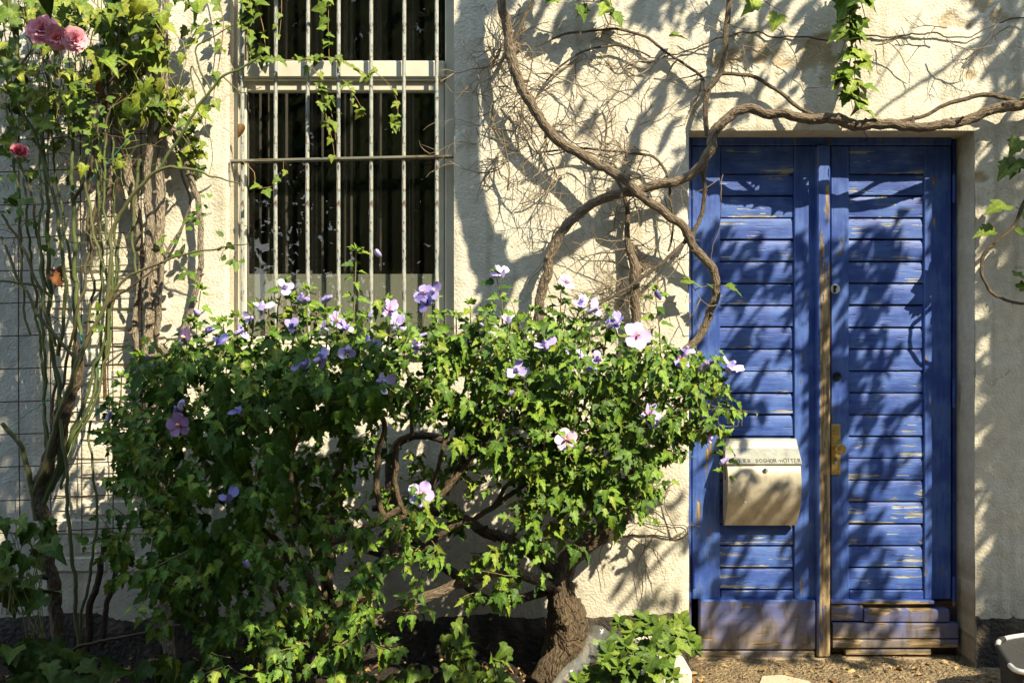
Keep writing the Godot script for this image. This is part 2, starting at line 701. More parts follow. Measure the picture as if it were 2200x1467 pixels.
# Weathered blue paint over old wood, one pixel to about 2 mm of the door, with the grain of each board. relief_: the height of paint, bare grain and cracks
func door_texture(relief_: bool) -> ImageTexture:
	var w := 583
	var h := 1135
	var layers := []
	for s in 4:
		var f := FastNoiseLite.new()
		f.seed = 70 + s
		f.fractal_octaves = 5
		f.frequency = [0.012, 0.03, 0.02, 0.06][s]
		layers.append(f)
	var out := PackedByteArray()
	out.resize(w * h * (1 if relief_ else 3))
	var at := 0
	for y in h:
		var py := y + 285.0
		for x in w:
			var px := x + 1482.0
			var panel := (px > 1548 and px < 1707 or px > 1825 and px < 1987) and py > 318 and py < 1288
			var post := px > 1756 and px < 1786
			var kick := py > 1288 and not post
			var flat_grain := panel or kick
			var gx := px * 0.16 if flat_grain else px * 1.6
			var gy := py * 1.6 if flat_grain else py * 0.16
			if post:
				gx = px * 1.6
				gy = py * 0.16
			var grain: float = layers[1].get_noise_2d(gx * 2.0, gy * 2.0)
			var big: float = layers[0].get_noise_2d(px, py)
			var fleck: float = layers[2].get_noise_2d(gx * 1.5 + 300.0, gy * (2.6 if panel else 1.3))
			var wear := fleck * 0.9 + big * 0.55 + grain * 0.25
			var limit := 0.56
			if panel:
				var line := fmod(py - 373.0 + 470.0, 47.0) / 47.0
				var row := int((py - 373.0 + 470.0) / 47.0) + (31 if px > 1750 else 0)
				limit = 0.57 + 0.16 * sin(row * 12.9898) - 0.19 * smoothstep(0.55, 1.0, line) - 0.06 * smoothstep(500, 1000, py)
			if post:
				limit = 0.35 if py < 400 else lerpf(0.1, -0.55, smoothstep(480, 680, py))
				wear += 0.1 * sin(px * 1.3)
			if kick:
				limit = 0.40 if px < 1757 else 0.0 + 0.42 * smoothstep(1305, 1320, py) * (1.0 - smoothstep(1345, 1380, py))
				if py > 1395:
					limit = -0.1
			var bare := smoothstep(limit, limit + 0.05, wear)
			var crack := smoothstep(0.4, 0.52, layers[3].get_noise_2d(gx * 1.5, gy * 2.2 + 500.0))
			crack *= 0.9 if bare > 0.5 else (0.75 if panel else 0.3)
			if relief_:
				var hh := 0.75 - 0.35 * bare + grain * (0.1 + 0.35 * bare) - 0.5 * crack
				out[at] = int(clampf(hh, 0.0, 1.0) * 255.0)
				at += 1
				continue
			var c := Color(0.024, 0.066, 0.29).lerp(Color(0.062, 0.135, 0.42), clampf(0.5 + big * 1.3 + grain * 0.7, 0, 1))
			if kick:
				var dirt := clampf(0.25 + big * 0.6 + grain * 0.3 + smoothstep(1290, 1410, py) * 0.75, 0, 0.92)
				c = Color(0.085, 0.115, 0.31).lerp(Color(0.21, 0.175, 0.125), dirt * 0.9)
				c = c.lerp(Color(0.09, 0.065, 0.035), clampf(layers[2].get_noise_2d(px * 2.2, py * 0.5 + 900.0) * 1.6 - 0.25 + smoothstep(1350, 1415, py) * 0.4, 0, 0.75))
			var wood := Color(0.38, 0.29, 0.165).lerp(Color(0.14, 0.095, 0.05), clampf(0.5 + grain * 1.6, 0, 1))
			if panel:
				wood = Color(0.44, 0.43, 0.37).lerp(Color(0.17, 0.18, 0.20), clampf(0.5 + grain * 1.5, 0, 1))
			c = c.lerp(wood, bare)
			c = c.lerp(Color(0.02, 0.018, 0.02), crack * 0.8)
			c = c.linear_to_srgb()
			out[at] = int(clampf(c.r, 0, 1) * 255.0)
			out[at + 1] = int(clampf(c.g, 0, 1) * 255.0)
			out[at + 2] = int(clampf(c.b, 0, 1) * 255.0)
			at += 3
	return ImageTexture.create_from_image(Image.create_from_data(w, h, false, Image.FORMAT_L8 if relief_ else Image.FORMAT_RGB8, out))


func ground_y(x: float, z: float) -> float:
	var f := smoothstep(0.55, 0.85, x)
	return -0.025 + (1.0 - f) * (0.035 + vary.get_noise_2d(x * 160.0, z * 160.0) * 0.05) + vary.get_noise_2d(x * 700.0, z * 700.0) * 0.012


func ground() -> void:
	var m := MB.new()
	var nx := 300
	var nz := 90
	for k in nz + 1:
		for j in nx + 1:
			var x := -3.6 + 7.2 * j / nx
			var z := -0.3 + 2.6 * pow(float(k) / nz, 1.4)
			var s := smoothstep(0.66, 0.8, x + vary.get_noise_2d(x * 200.0, z * 300.0) * 0.12)
			var spot := clampf(vary.get_noise_2d(x * 900.0 + 50.0, z * 900.0) + 0.4, 0, 1)
			m.col = Color(0.022, 0.015, 0.009).lerp(Color(0.05, 0.033, 0.02), spot).lerp(Color(0.52, 0.40, 0.225).lerp(Color(0.34, 0.24, 0.125), spot), s)
			m.add(Vector3(x, ground_y(x, z), z), Vector3.UP)
	for k in nz:
		for j in nx:
			var a := k * (nx + 1) + j
			m.tri(a, a + 1, a + nx + 2)
			m.tri(a, a + nx + 2, a + nx + 1)
	m.renormal()
	structure("soil_bed", m, M.soil)
	m = MB.new()
	m.col = Color(0.15, 0.125, 0.08)
	m.quad(Vector3(-70, -0.075, -40), Vector3(70, -0.075, -40), Vector3(70, -0.075, 70), Vector3(-70, -0.075, 70), Vector3.UP)
	structure("ground", m, M.soil)
	# the pale flagstone sunk in front of the door
	var o := tag(thing("flagstone", "pale flat flagstone sunk in the ground below the blue door", "stone", Vector3(1.1, -0.02, 0.1)), "pale flat flagstone sunk in the ground below the blue door", "stone")
	m = MB.new()
	m.col = Color(0.52, 0.46, 0.33)
	var ring := PackedVector2Array()
	for k in 9:
		var a := TAU * k / 9
		ring.append(Vector2(1.06 + cos(a) * rf(0.09, 0.15), 0.27 + sin(a) * rf(0.10, 0.17)))
	var c := m.add(Vector3(1.06, -0.010, 0.27), Vector3.UP)
	for k in 9:
		m.add(Vector3(ring[k].x, -0.014, ring[k].y), Vector3(0, 1, 0))
	for k in 9:
		m.tri(c, c + 1 + k, c + 1 + (k + 1) % 9)
		var p := ring[k]
		var q := ring[(k + 1) % 9]
		m.quad(Vector3(p.x, -0.014, p.y), Vector3(q.x, -0.014, q.y), Vector3(q.x, -0.07, q.y), Vector3(p.x, -0.07, p.y), Vector3(p.x + q.x - 2.12, 0, p.y + q.y - 0.32))
	part(o, "slab", m, M.plaster)


const WIN := [-1.169, -0.240, 1.30, 3.05]
const DOOR := [0.7327, 1.917, -0.06, 2.194]


func facade(house: Node3D) -> void:
	var stain := FastNoiseLite.new()
	stain.seed = 17
	stain.frequency = 1.0
	stain.fractal_octaves = 5
	var chip := FastNoiseLite.new()
	chip.seed = 4
	chip.frequency = 4.0
	chip.fractal_octaves = 4
	var xs := cuts(-2.6, 2.6, 0.0105, [WIN[0], WIN[1], DOOR[0], DOOR[1]])
	var ys := cuts(-0.12, 3.3, 0.0105, [WIN[2], WIN[3], DOOR[3]])
	var m := MB.new()
	var nx := xs.size()
	# places where the top coat has come off: [px, py, radius px]
	var chips := [[1578, 118, 26], [1545, 130, 16], [1650, 118, 20], [1760, 125, 30], [1770, 95, 18], [1770, 175, 10], [2050, 45, 22], [2100, 5, 18], [2150, 40, 14], [2090, 160, 9], [2105, 380, 10], [1700, 135, 14], [2178, 45, 10]]
	for y in ys:
		for x in xs:
			var px := 1100.0 + x * K
			var py := 733.0 - (y - EYE) * K
			var a := stain.get_noise_2d(x * 1.3, y * 1.3)
			var b := stain.get_noise_2d(x * 5.0 + 30.0, y * 5.0)
			var z := stain.get_noise_2d(x * 2.2 + 9.0, y * 2.2) * 0.008 + b * 0.003
			var c := Color(0.72, 0.69, 0.585).lerp(Color(0.63, 0.595, 0.495), clampf(0.5 + a * 1.2, 0, 1))
			c = c.lerp(Color(0.55, 0.51, 0.40), clampf(b * 1.3 - 0.2, 0, 0.4))
			if px > 1490:
				c = c.lerp(Color(0.72, 0.69, 0.57), 0.5)
			# grey coat at the far left, rain streaks, damp above the plinth
			c = c.lerp(Color(0.50, 0.51, 0.48), (1.0 - smoothstep(62, 72, px)) * 0.75)
			c = c.lerp(Color(0.40, 0.36, 0.26), clampf(stain.get_noise_2d(x * 14.0, y * 0.8) * 1.5 - 0.22, 0, 0.45))
			c = c.lerp(Color(0.34, 0.31, 0.23), (1.0 - smoothstep(0.2, 0.42, y + b * 0.3)) * 0.35)
			var hair := 1.0 - smoothstep(0.0, 0.012, absf(chip.get_noise_2d(x * 0.33 + 3.0, y * 0.4)))
			hair *= smoothstep(0.02, 0.15, a)
			z -= hair * 0.002
			c = c.lerp(Color(0.30, 0.26, 0.19), hair * 0.7)
			var off := 0.0
			var w := chip.get_noise_2d(x * 2.0, y * 2.0)
			for q in chips:
				var d: float = Vector2((px - q[0]) / 1.6, py - q[1]).length() / q[2]
				if d < 1.6:
					off = maxf(off, smoothstep(0.0, 0.22, 1.0 - d + w * 1.1))
			if off > 0.0:
				c = c.lerp(Color(0.40, 0.29, 0.15).lerp(Color(0.50, 0.44, 0.32), clampf(0.5 + b * 2.0, 0, 1)), off * 0.8)
				z -= off * 0.006
			var dent := smoothstep(0.36, 0.42, chip.get_noise_2d(x * 5.0 + 70.0, y * 5.0))
			z -= dent * 0.0015
			c = c.lerp(Color(0.50, 0.45, 0.33), dent * 0.25)
			# a rounded arris at the openings
			z -= 0.004 * (1.0 - smoothstep(0.0, 0.022, edge(x, y, WIN))) + 0.004 * (1.0 - smoothstep(0.0, 0.022, edge(x, y, DOOR)))
			m.col = c
			m.add(Vector3(x, y, z), Vector3(0, 0, 1))
	for k in ys.size() - 1:
		for j in nx - 1:
			var cx := (xs[j] + xs[j + 1]) * 0.5
			var cy := (ys[k] + ys[k + 1]) * 0.5
			if inside(cx, cy, WIN) or inside(cx, cy, DOOR):
				continue
			var a := k * nx + j
			m.i.append_array(PackedInt32Array([a, a + nx + 1, a + 1, a, a + nx, a + nx + 1]))
	m.renormal()
	part(house, "rendered_wall", m, M.plaster)
	# the thickness of the wall and what goes on past the picture
	m = MB.new()
	m.col = Color(0.62, 0.575, 0.45)
	for o in [WIN, DOOR]:
		var dep := -0.3
		for s in [[o[0], o[2], o[0], o[3], 1, 0], [o[1], o[2], o[1], o[3], -1, 0], [o[0], o[3], o[1], o[3], 0, -1], [o[0], o[2], o[1], o[2], 0, 1]]:
			var cnt := 130
			for k in cnt:
				var p := Vector2(s[0], s[1]).lerp(Vector2(s[2], s[3]), float(k) / cnt)
				var q := Vector2(s[0], s[1]).lerp(Vector2(s[2], s[3]), float(k + 1) / cnt)
				var t := clampf(0.5 + stain.get_noise_2d(p.y * 6.0, p.x * 6.0 + 5.0), 0, 1)
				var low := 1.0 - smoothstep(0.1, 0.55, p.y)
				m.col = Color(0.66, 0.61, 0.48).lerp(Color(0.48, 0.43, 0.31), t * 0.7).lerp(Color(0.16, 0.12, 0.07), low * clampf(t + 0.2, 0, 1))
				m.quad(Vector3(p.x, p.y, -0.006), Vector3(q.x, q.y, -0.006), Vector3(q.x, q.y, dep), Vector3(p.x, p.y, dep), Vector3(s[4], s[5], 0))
	m.col = Color(0.63, 0.595, 0.485)
	for b in [[-8, -0.12, -2.6, 5.2], [2.6, -0.12, 8, 5.2], [-2.6, 3.3, 2.6, 5.2]]:
		m.rbox(Vector3(b[0], b[1], -0.3), Vector3(b[2], b[3], 0.0), 0.002)
	part(house, "wall_return", m, M.plaster)
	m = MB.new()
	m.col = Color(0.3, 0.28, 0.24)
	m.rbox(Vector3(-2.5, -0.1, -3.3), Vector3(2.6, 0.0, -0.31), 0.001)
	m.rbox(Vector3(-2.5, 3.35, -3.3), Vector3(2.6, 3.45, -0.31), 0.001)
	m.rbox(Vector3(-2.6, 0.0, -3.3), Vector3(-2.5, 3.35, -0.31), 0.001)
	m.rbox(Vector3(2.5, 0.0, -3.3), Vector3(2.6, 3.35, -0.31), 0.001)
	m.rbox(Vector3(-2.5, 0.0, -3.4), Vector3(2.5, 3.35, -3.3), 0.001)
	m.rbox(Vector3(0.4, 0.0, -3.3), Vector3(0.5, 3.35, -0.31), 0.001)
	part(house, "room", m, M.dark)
	# tarred plinth, ragged along the top
	for run in [[-3.4, DOOR[0] - 0.001], [DOOR[1] + 0.001, 3.4]]:
		m = MB.new()
		var cnt := int((run[1] - run[0]) / 0.012)
		for k in cnt + 1:
			var x: float = lerpf(run[0], run[1], float(k) / cnt)
			var top := 0.207 + stain.get_noise_1d(x * 2.3) * 0.02 + stain.get_noise_1d(x * 11.0 + 7.0) * 0.008
			for j in 7:
				var y := lerpf(top, -0.12, j / 6.0)
				var t := clampf(0.4 + stain.get_noise_2d(x * 8.0, y * 8.0) * 1.4, 0, 1)
				m.col = Color(0.024, 0.021, 0.018).lerp(Color(0.10, 0.08, 0.058), t * t)
				m.add(Vector3(x, y, 0.008 if j else -0.006), Vector3(0, 0, 1))
		for k in cnt:
			for j in 6:
				var a := k * 7 + j
				m.i.append_array(PackedInt32Array([a, a + 7, a + 8, a, a + 8, a + 1]))
		m.renormal()
		part(house, "plinth", m, M.tar)
	# painted bricks showing through the coat behind the trellis
	var kinds: Array[Mesh] = []
	for k in 5:
		m = MB.new()
		var t := rf(0.9, 1.04)
		m.col = Color(0.70 * t, 0.66 * t, 0.54 * t)
		m.rbox(Vector3(-0.118 * rf(0.97, 1.0), -0.033, -0.02), Vector3(0.118 * rf(0.97, 1.0), 0.033, rf(0.006, 0.0095)), 0.008)
		kinds.append(m.mesh())
	var cnt := 0
	for row in 17:
		for b in 2:
			var x := -1.79 + b * 0.25 + (0.12 if row % 2 else 0.0)
			if x > -1.44:
				continue
			many(house, "brick", kinds[rng.randi() % 5], M.plaster, Transform3D(Basis(Vector3(0, 0, 1), rf(-0.012, 0.012)), Vector3(x + rf(-0.004, 0.004), 0.40 + row * 0.0775, 0.0)), cnt)
			cnt += 1
	var hk := MB.new()
	hk.col = Color(0.06, 0.05, 0.04)
	var s := spline([[1856, 272, 0.015, 0.0022], [1858, 284, 0.018, 0.002], [1864, 292, 0.02, 0.002], [1861, 302, 0.02, 0.002], [1857, 300, 0.018, 0.0018]], 0.004)
	hk.tube(s[0], s[1], 6)
	var ho := thing("wire_hook", "small bent wire hook in the lintel above the right door leaf", "hook", P(1858, 285, 0.015))
	part(ho, "bent_wire", hk, M.rust)


func cuts(a: float, b: float, step: float, at: Array) -> PackedFloat64Array:
	var stops := [a] + at + [b]
	stops.sort()
	var out := PackedFloat64Array()
	for k in stops.size() - 1:
		var cnt := maxi(1, int(round((stops[k + 1] - stops[k]) / step)))
		for j in cnt:
			out.append(lerpf(stops[k], stops[k + 1], float(j) / cnt))
	out.append(b)
	return out


func inside(x: float, y: float, o: Array) -> bool:
	return x > o[0] and x < o[1] and y > o[2] and y < o[3]


func edge(x: float, y: float, o: Array) -> float:
	return Vector2(maxf(maxf(o[0] - x, x - o[1]), 0), maxf(maxf(o[2] - y, y - o[3]), 0)).length()


# a box between two picture places, its front face at zf
func pbox(m: MB, x0: float, y0: float, x1: float, y1: float, zf: float, deep: float, b := 0.004) -> void:
	var a := P(x0, y1, zf)
	var e := P(x1, y0, zf)
	m.rbox(Vector3(a.x, a.y, zf - deep), Vector3(e.x, e.y, zf), b)


func pp(parent: Node3D, called: String, mt: Material, x0: float, y0: float, x1: float, y1: float, zf: float, deep: float, b := 0.004, col := Color.WHITE, door := false) -> MeshInstance3D:
	var m := MB.new()
	m.col = col
	m.door = door
	pbox(m, x0, y0, x1, y1, zf, deep, b)
	return part(parent, called, m, mt)


func group_part(parent: Node3D, called: String, at: Vector3) -> Node3D:
	var o := Node3D.new()
	o.name = called
	o.position = at - offset(parent)
	parent.add_child(o, true)
	return o


func window(house: Node3D) -> void:
	var w := group_part(house, "window", Vector3(-0.7, 1.3, -0.1))
	var f := -0.075
	pp(w, "frame_stile", M.cream, 492, -180, 511, 752, f, 0.06, 0.005)
	pp(w, "frame_stile", M.cream, 956, -180, 978, 752, f, 0.06, 0.005)
	pp(w, "transom", M.cream, 511.5, 129, 955.5, 166, f + 0.016, 0.07, 0.006)
	pp(w, "frame_head", M.cream, 511.5, -180, 955.5, -150, f, 0.06, 0.005)
	pp(w, "frame_sill", M.cream, 511.5, 740, 955.5, 752, f, 0.06, 0.005)
	pp(w, "drip_rail", M.cream, 511.5, 166.5, 955.5, 172, f + 0.006, 0.06, 0.003)
	pp(w, "sash_stile", M.cream, 512, 173, 529, 739, f - 0.012, 0.045, 0.005)
	pp(w, "sash_stile", M.cream, 939, 173, 955, 739, f - 0.012, 0.045, 0.005)
	pp(w, "sash_rail", M.cream, 529.5, 173, 938.5, 195, f - 0.012, 0.045, 0.005)
	pp(w, "sash_rail", M.cream, 529.5, 722, 938.5, 739, f - 0.012, 0.045, 0.005)
	pp(w, "bead", M.black, 529.5, 195.5, 532, 721, f - 0.022, 0.01, 0.001)
	pp(w, "pane", M.glass, 529, 194, 939, 723, f - 0.034, 0.006, 0.001)
	pp(w, "pane", M.glass, 510, -152, 957, 130, f - 0.034, 0.006, 0.001)
	pp(w, "frosted_film", M.film, 531, 588, 937, 721, f - 0.048, 0.001, 0.0003)
	# vertical blinds and the things on the inner sill, seen dimly through the glass
	for q in [[556, 5], [575, 3], [612, 6], [668, 4], [690, 5], [738, 4], [752, 5], [815, 5], [885, 5]]:
		pp(w, "blind_slat", M.blind, q[0], -150, q[0] + q[1], 724, -0.42, 0.004, 0.001)
	pp(w, "inner_sill", M.blind, 480, 742, 985, 752, -0.14, 0.18, 0.004)
	pp(w, "orange_board", M.orange, 556, 632, 690, 720, -0.13, 0.01, 0.004)
	pp(w, "outer_sill", M.cream, 488, 752, 980, 764, 0.03, 0.12, 0.004, Color(0.7, 0.7, 0.66))
	var g := group_part(house, "window_grille", Vector3(-0.7, 1.3, 0))
	for k in 7:
		var x: float = [520, 592, 661, 727, 797, 868, 938][k]
		var m := MB.new()
		var lean: float = [0, 1, 1.5, 0.5, 0, 1, 0][k]
		m.tube(PackedVector3Array([P(x + lean, -190, -0.028), P(x, 100, -0.028), P(x - lean, 420, -0.028), P(x + lean * 0.5, 745, -0.028)]), PackedFloat32Array([0.0083, 0.0083, 0.0083, 0.0083]), 12, null, 0.0, 1.0, 0.9)
		part(g, "bar", m, M.bar)
	var m := MB.new()
	m.col = Color(0.5, 0.46, 0.38)
	var a := P(486, 345, -0.01)
	var b := P(973, 334, -0.01)
	m.rbox(Vector3(-0.5 * (b - a).length(), -0.0055, -0.036), Vector3(0.5 * (b - a).length(), 0.0055, 0.0), 0.002)
	var bar := part(g, "crossbar", m, M.bar, Transform3D(Basis(Vector3(0, 0, 1), atan2(b.y - a.y, b.x - a.x)), (a + b) * 0.5))
	m = MB.new()
	m.col = Color(0.75, 0.72, 0.62)
	pbox(m, 487, 346, 494, 400, -0.005, 0.012, 0.002)
	part(g, "bracket", m, M.bar)


func slat(d: Node3D, x0: float, x1: float, top: float, low: float, zf: float) -> void:
	var m := MB.new()
	m.door = true
	var y := func(p: float) -> float: return P(0, p, -0.15).y
	var t := rf(-0.002, 0.002)
	var out := PackedVector2Array([Vector2(y.call(top + 2.2), zf - 0.024), Vector2(y.call(top + 2.2), zf - 0.009), Vector2(y.call(top + 2.5), zf - 0.005), Vector2(y.call(top + 9.5), zf + t), Vector2(y.call(lerpf(top, low, 0.6)), zf + 0.001 + t), Vector2(y.call(low - 1.0), zf + 0.001 + rf(-0.0015, 0.0025)), Vector2(y.call(low), zf), Vector2(y.call(low), zf - 0.024)])
	m.prof(out, P(x0 + 0.6, 0, -0.15).x, P(x1 - 0.6, 0, -0.15).x, 14, vary, 0.0022)
	part(d, "slat", m, M.door)


func doors(house: Node3D) -> void:
	var f := group_part(house, "door_frame", Vector3(1.32, 0, -0.2))
	pp(f, "jamb", M.door, 1464, 284, 1486, 1422, -0.150, 0.1, 0.004, Color(0.75, 0.75, 0.85), true)
	pp(f, "jamb", M.door, 2047, 284, 2069, 1422, -0.178, 0.08, 0.004, Color(0.75, 0.75, 0.85), true)
	pp(f, "head", M.door, 1486.5, 276, 2046.5, 311, -0.148, 0.1, 0.004, Color(0.85, 0.85, 0.9), true)
	pp(f, "threshold", M.plaster, 1464, 1416, 2069, 1450, -0.10, 0.16, 0.01, Color(0.33, 0.26, 0.17))
	var zs := -0.150
	for leaf in 2:
		var d := group_part(house, "door_leaf" if leaf == 0 else "door_leaf_001", P(1487 if leaf == 0 else 1786, 1410, zs))
		var xa: float = [1487.5, 1786][leaf]
		var xb: float = [1548, 1825][leaf]
		var xc: float = [1707, 1987][leaf]
		var xd: float = [1756, 2045][leaf]
		pp(d, "stile", M.door, xa, 313, xb, 1287, zs, 0.045, 0.004, Color.WHITE, true)
		pp(d, "stile", M.door, xc, 313, xd, 1287, zs, 0.045, 0.004, Color.WHITE, true)
		pp(d, "top_rail", M.door, xb + 0.6, 313, xc - 0.6, 372, zs - 0.003, 0.04, 0.003, Color.WHITE, true)
		pp(d, "bottom_rail", M.door, xb + 0.6, 1268, xc - 0.6, 1287, zs - 0.006, 0.04, 0.004, Color.WHITE, true)
		pp(d, "backing_panel", M.door, xb - 6, 370, xc + 6, 1270, zs - 0.034, 0.01, 0.001, Color(0.45, 0.45, 0.5), true)
		for k in 19:
			slat(d, xb, xc, 372.0 + 47.1 * k + rf(-1, 1), 419.1 + 47.1 * k - 1.2 + rf(-0.7, 0.7), zs - 0.012)
		if leaf == 0:
			pp(d, "kick_board", M.door, 1504, 1289, 1754, 1396, zs + 0.026, 0.05, 0.005, Color.WHITE, true)
			pp(d, "base_board", M.door, 1504, 1397.5, 1753, 1420, zs + 0.022, 0.05, 0.006, Color.WHITE, true)
			# the meeting post, its paint gone from the lower part
			var m := MB.new()
			m.door = true
			var a := P(1757, 1412, -0.112)
			var b := P(1785, 311, -0.112)
			m.rbox(Vector3(a.x, a.y, -0.165), Vector3(b.x, b.y, -0.112), 0.006)
			part(d, "meeting_post", m, M.door)
		else:
			# rotten boards, each with a broken edge
			for q in [[1788, 1290, 2010, 1300, -0.140], [1788, 1301, 1856, 1336, -0.142], [1858, 1309, 2040, 1337, -0.130], [1790, 1339, 2058, 1372, -0.126], [1790, 1373.5, 2057, 1392, -0.124], [1818, 1394, 2000, 1408, -0.130]]:
				var m := MB.new()
				m.door = true
				var a := P(q[0], q[3], -0.13)
				var b := P(q[2], q[1], -0.13)
				var z: float = q[4]
				m.prof(PackedVector2Array([Vector2(a.y, z - 0.04), Vector2(a.y, z - 0.006), Vector2(a.y + 0.004, z), Vector2((a.y + b.y) * 0.5, z + 0.001), Vector2(b.y - 0.005, z), Vector2(b.y, z - 0.008), Vector2(b.y, z - 0.04)]), a.x, b.x, 40, furrow, 0.016)
				part(d, "rotten_board", m, M.door)
			pp(d, "bottom_rail", M.door, 1788, 1289, 2055, 1405, -0.168, 0.03, 0.003, Color(0.35, 0.3, 0.28), true)
		for y in ([1232] if leaf == 0 else [405, 845, 1270]):
			var m := MB.new()
			m.col = Color(0.5, 0.55, 0.8)
			m.door = true
			var p := P(1492 if leaf == 0 else 2051, y, -0.138)
			m.lathe(p - Vector3(0, 0.06, 0), Vector3.UP, [[0.0, -0.004], [0.006, 0.0], [0.0075, 0.003], [0.0075, 0.058], [0.0066, 0.06], [0.0075, 0.062], [0.0075, 0.118], [0.005, 0.123], [0.0, 0.124]], 10)
			part(d, "hinge", m, M.door)
		if leaf == 1:
			var m := MB.new()
			m.col = Color(0.62, 0.66, 0.62)
			m.lathe(P(1795, 620, zs), Vector3(0, 0, 1), [[0.0205, 0.0], [0.0205, 0.003], [0.018, 0.0045], [0.0, 0.0045]], 20)
			part(d, "escutcheon", m, mat(1, 1, 1, 0.5))
			m = MB.new()
			pbox(m, 1791.5, 615, 1797, 628, zs + 0.0055, 0.003, 0.001)
			m.lathe(P(1794.3, 616, zs + 0.002), Vector3(0, 0, 1), [[0.008, 0.0], [0.008, 0.0042], [0.0, 0.0042]], 12)
			part(d, "keyhole", m, M.black)
			m = MB.new()
			m.lathe(P(1799, 807.5, zs), Vector3(0, 0, 1), [[0.0185, 0.0], [0.0185, 0.006], [0.0155, 0.009], [0.011, 0.009], [0.010, 0.007], [0.0, 0.007]], 20)
			part(d, "lock_cylinder", m, mat(0.03, 0.04, 0.05, 0.35, 0.7))
			m = MB.new()
			pbox(m, 1786.5, 911, 1807, 1020, zs + 0.008, 0.008, 0.003)
			part(d, "handle_plate", m, M.brass)
			m = MB.new()
			m.lathe(P(1799, 962, zs + 0.008), Vector3(0, 0, 1), [[0.012, 0.0], [0.010, 0.006], [0.009, 0.018], [0.012, 0.026], [0.021, 0.034], [0.0242, 0.044], [0.0235, 0.054], [0.019, 0.061], [0.0, 0.064]], 24)
			part(d, "knob", m, M.brass)
			m = MB.new()
			m.lathe(P(1797, 985, zs + 0.008), Vector3(0, 0, 1), [[0.0085, 0.0], [0.0085, 0.003], [0.0, 0.003]], 14)
			pbox(m, 1794, 986, 1800, 999, zs + 0.011, 0.003, 0.001)
			part(d, "key_cylinder", m, M.metal)
			m = MB.new()
			pbox(m, 1796.2, 982, 1797.8, 990, zs + 0.0125, 0.0015, 0.0004)
			part(d, "keyhole", m, M.black)


const GLYPHS := {
	"A": [[0, 0, 2, 6], [2, 6, 4, 0], [1, 2.2, 3.2, 2.2]], "T": [[0, 6, 4, 6], [2, 6, 2, 0]], "E": [[0, 0, 0, 6], [0, 6, 3.4, 6], [0, 3, 2.8, 3], [0, 0, 3.4, 0]],
	"L": [[0, 6, 0, 0], [0, 0, 3.2, 0]], "I": [[1, 0, 1, 6]], "R": [[0, 0, 0, 6], [0, 6, 3, 5.4], [3, 5.4, 3, 3.6], [3, 3.6, 0, 3], [1.2, 3, 3.5, 0]],
	"D": [[0, 0, 0, 6], [0, 6, 3, 4.6], [3, 4.6, 3.2, 1.4], [3.2, 1.4, 0, 0]], "O": [[1, 0, 3, 0], [3, 0, 4, 2], [4, 2, 4, 4], [4, 4, 3, 5.6], [3, 5.6, 1, 5.6], [1, 5.6, 0, 4], [0, 4, 0, 2], [0, 2, 1, 0]],
	"G": [[3.6, 5, 2, 6], [2, 6, 0.4, 4.6], [0.4, 4.6, 0.2, 1.6], [0.2, 1.6, 2, 0], [2, 0, 3.8, 1], [3.8, 1, 3.8, 2.8], [3.8, 2.8, 2.2, 2.8]],
	"H": [[0, 0, 0, 6], [3.6, 0, 3.6, 6], [0, 3, 3.6, 3]], "-": [[0.4, 2.8, 2.8, 2.8]], "Ö": [[1, 0, 3, 0], [3, 0, 4, 2], [4, 2, 4, 4], [4, 4, 3, 5.4], [3, 5.4, 1, 5.4], [1, 5.4, 0, 4], [0, 4, 0, 2], [0, 2, 1, 0], [1, 6.6, 1, 7.2], [3, 6.6, 3, 7.2]],
}


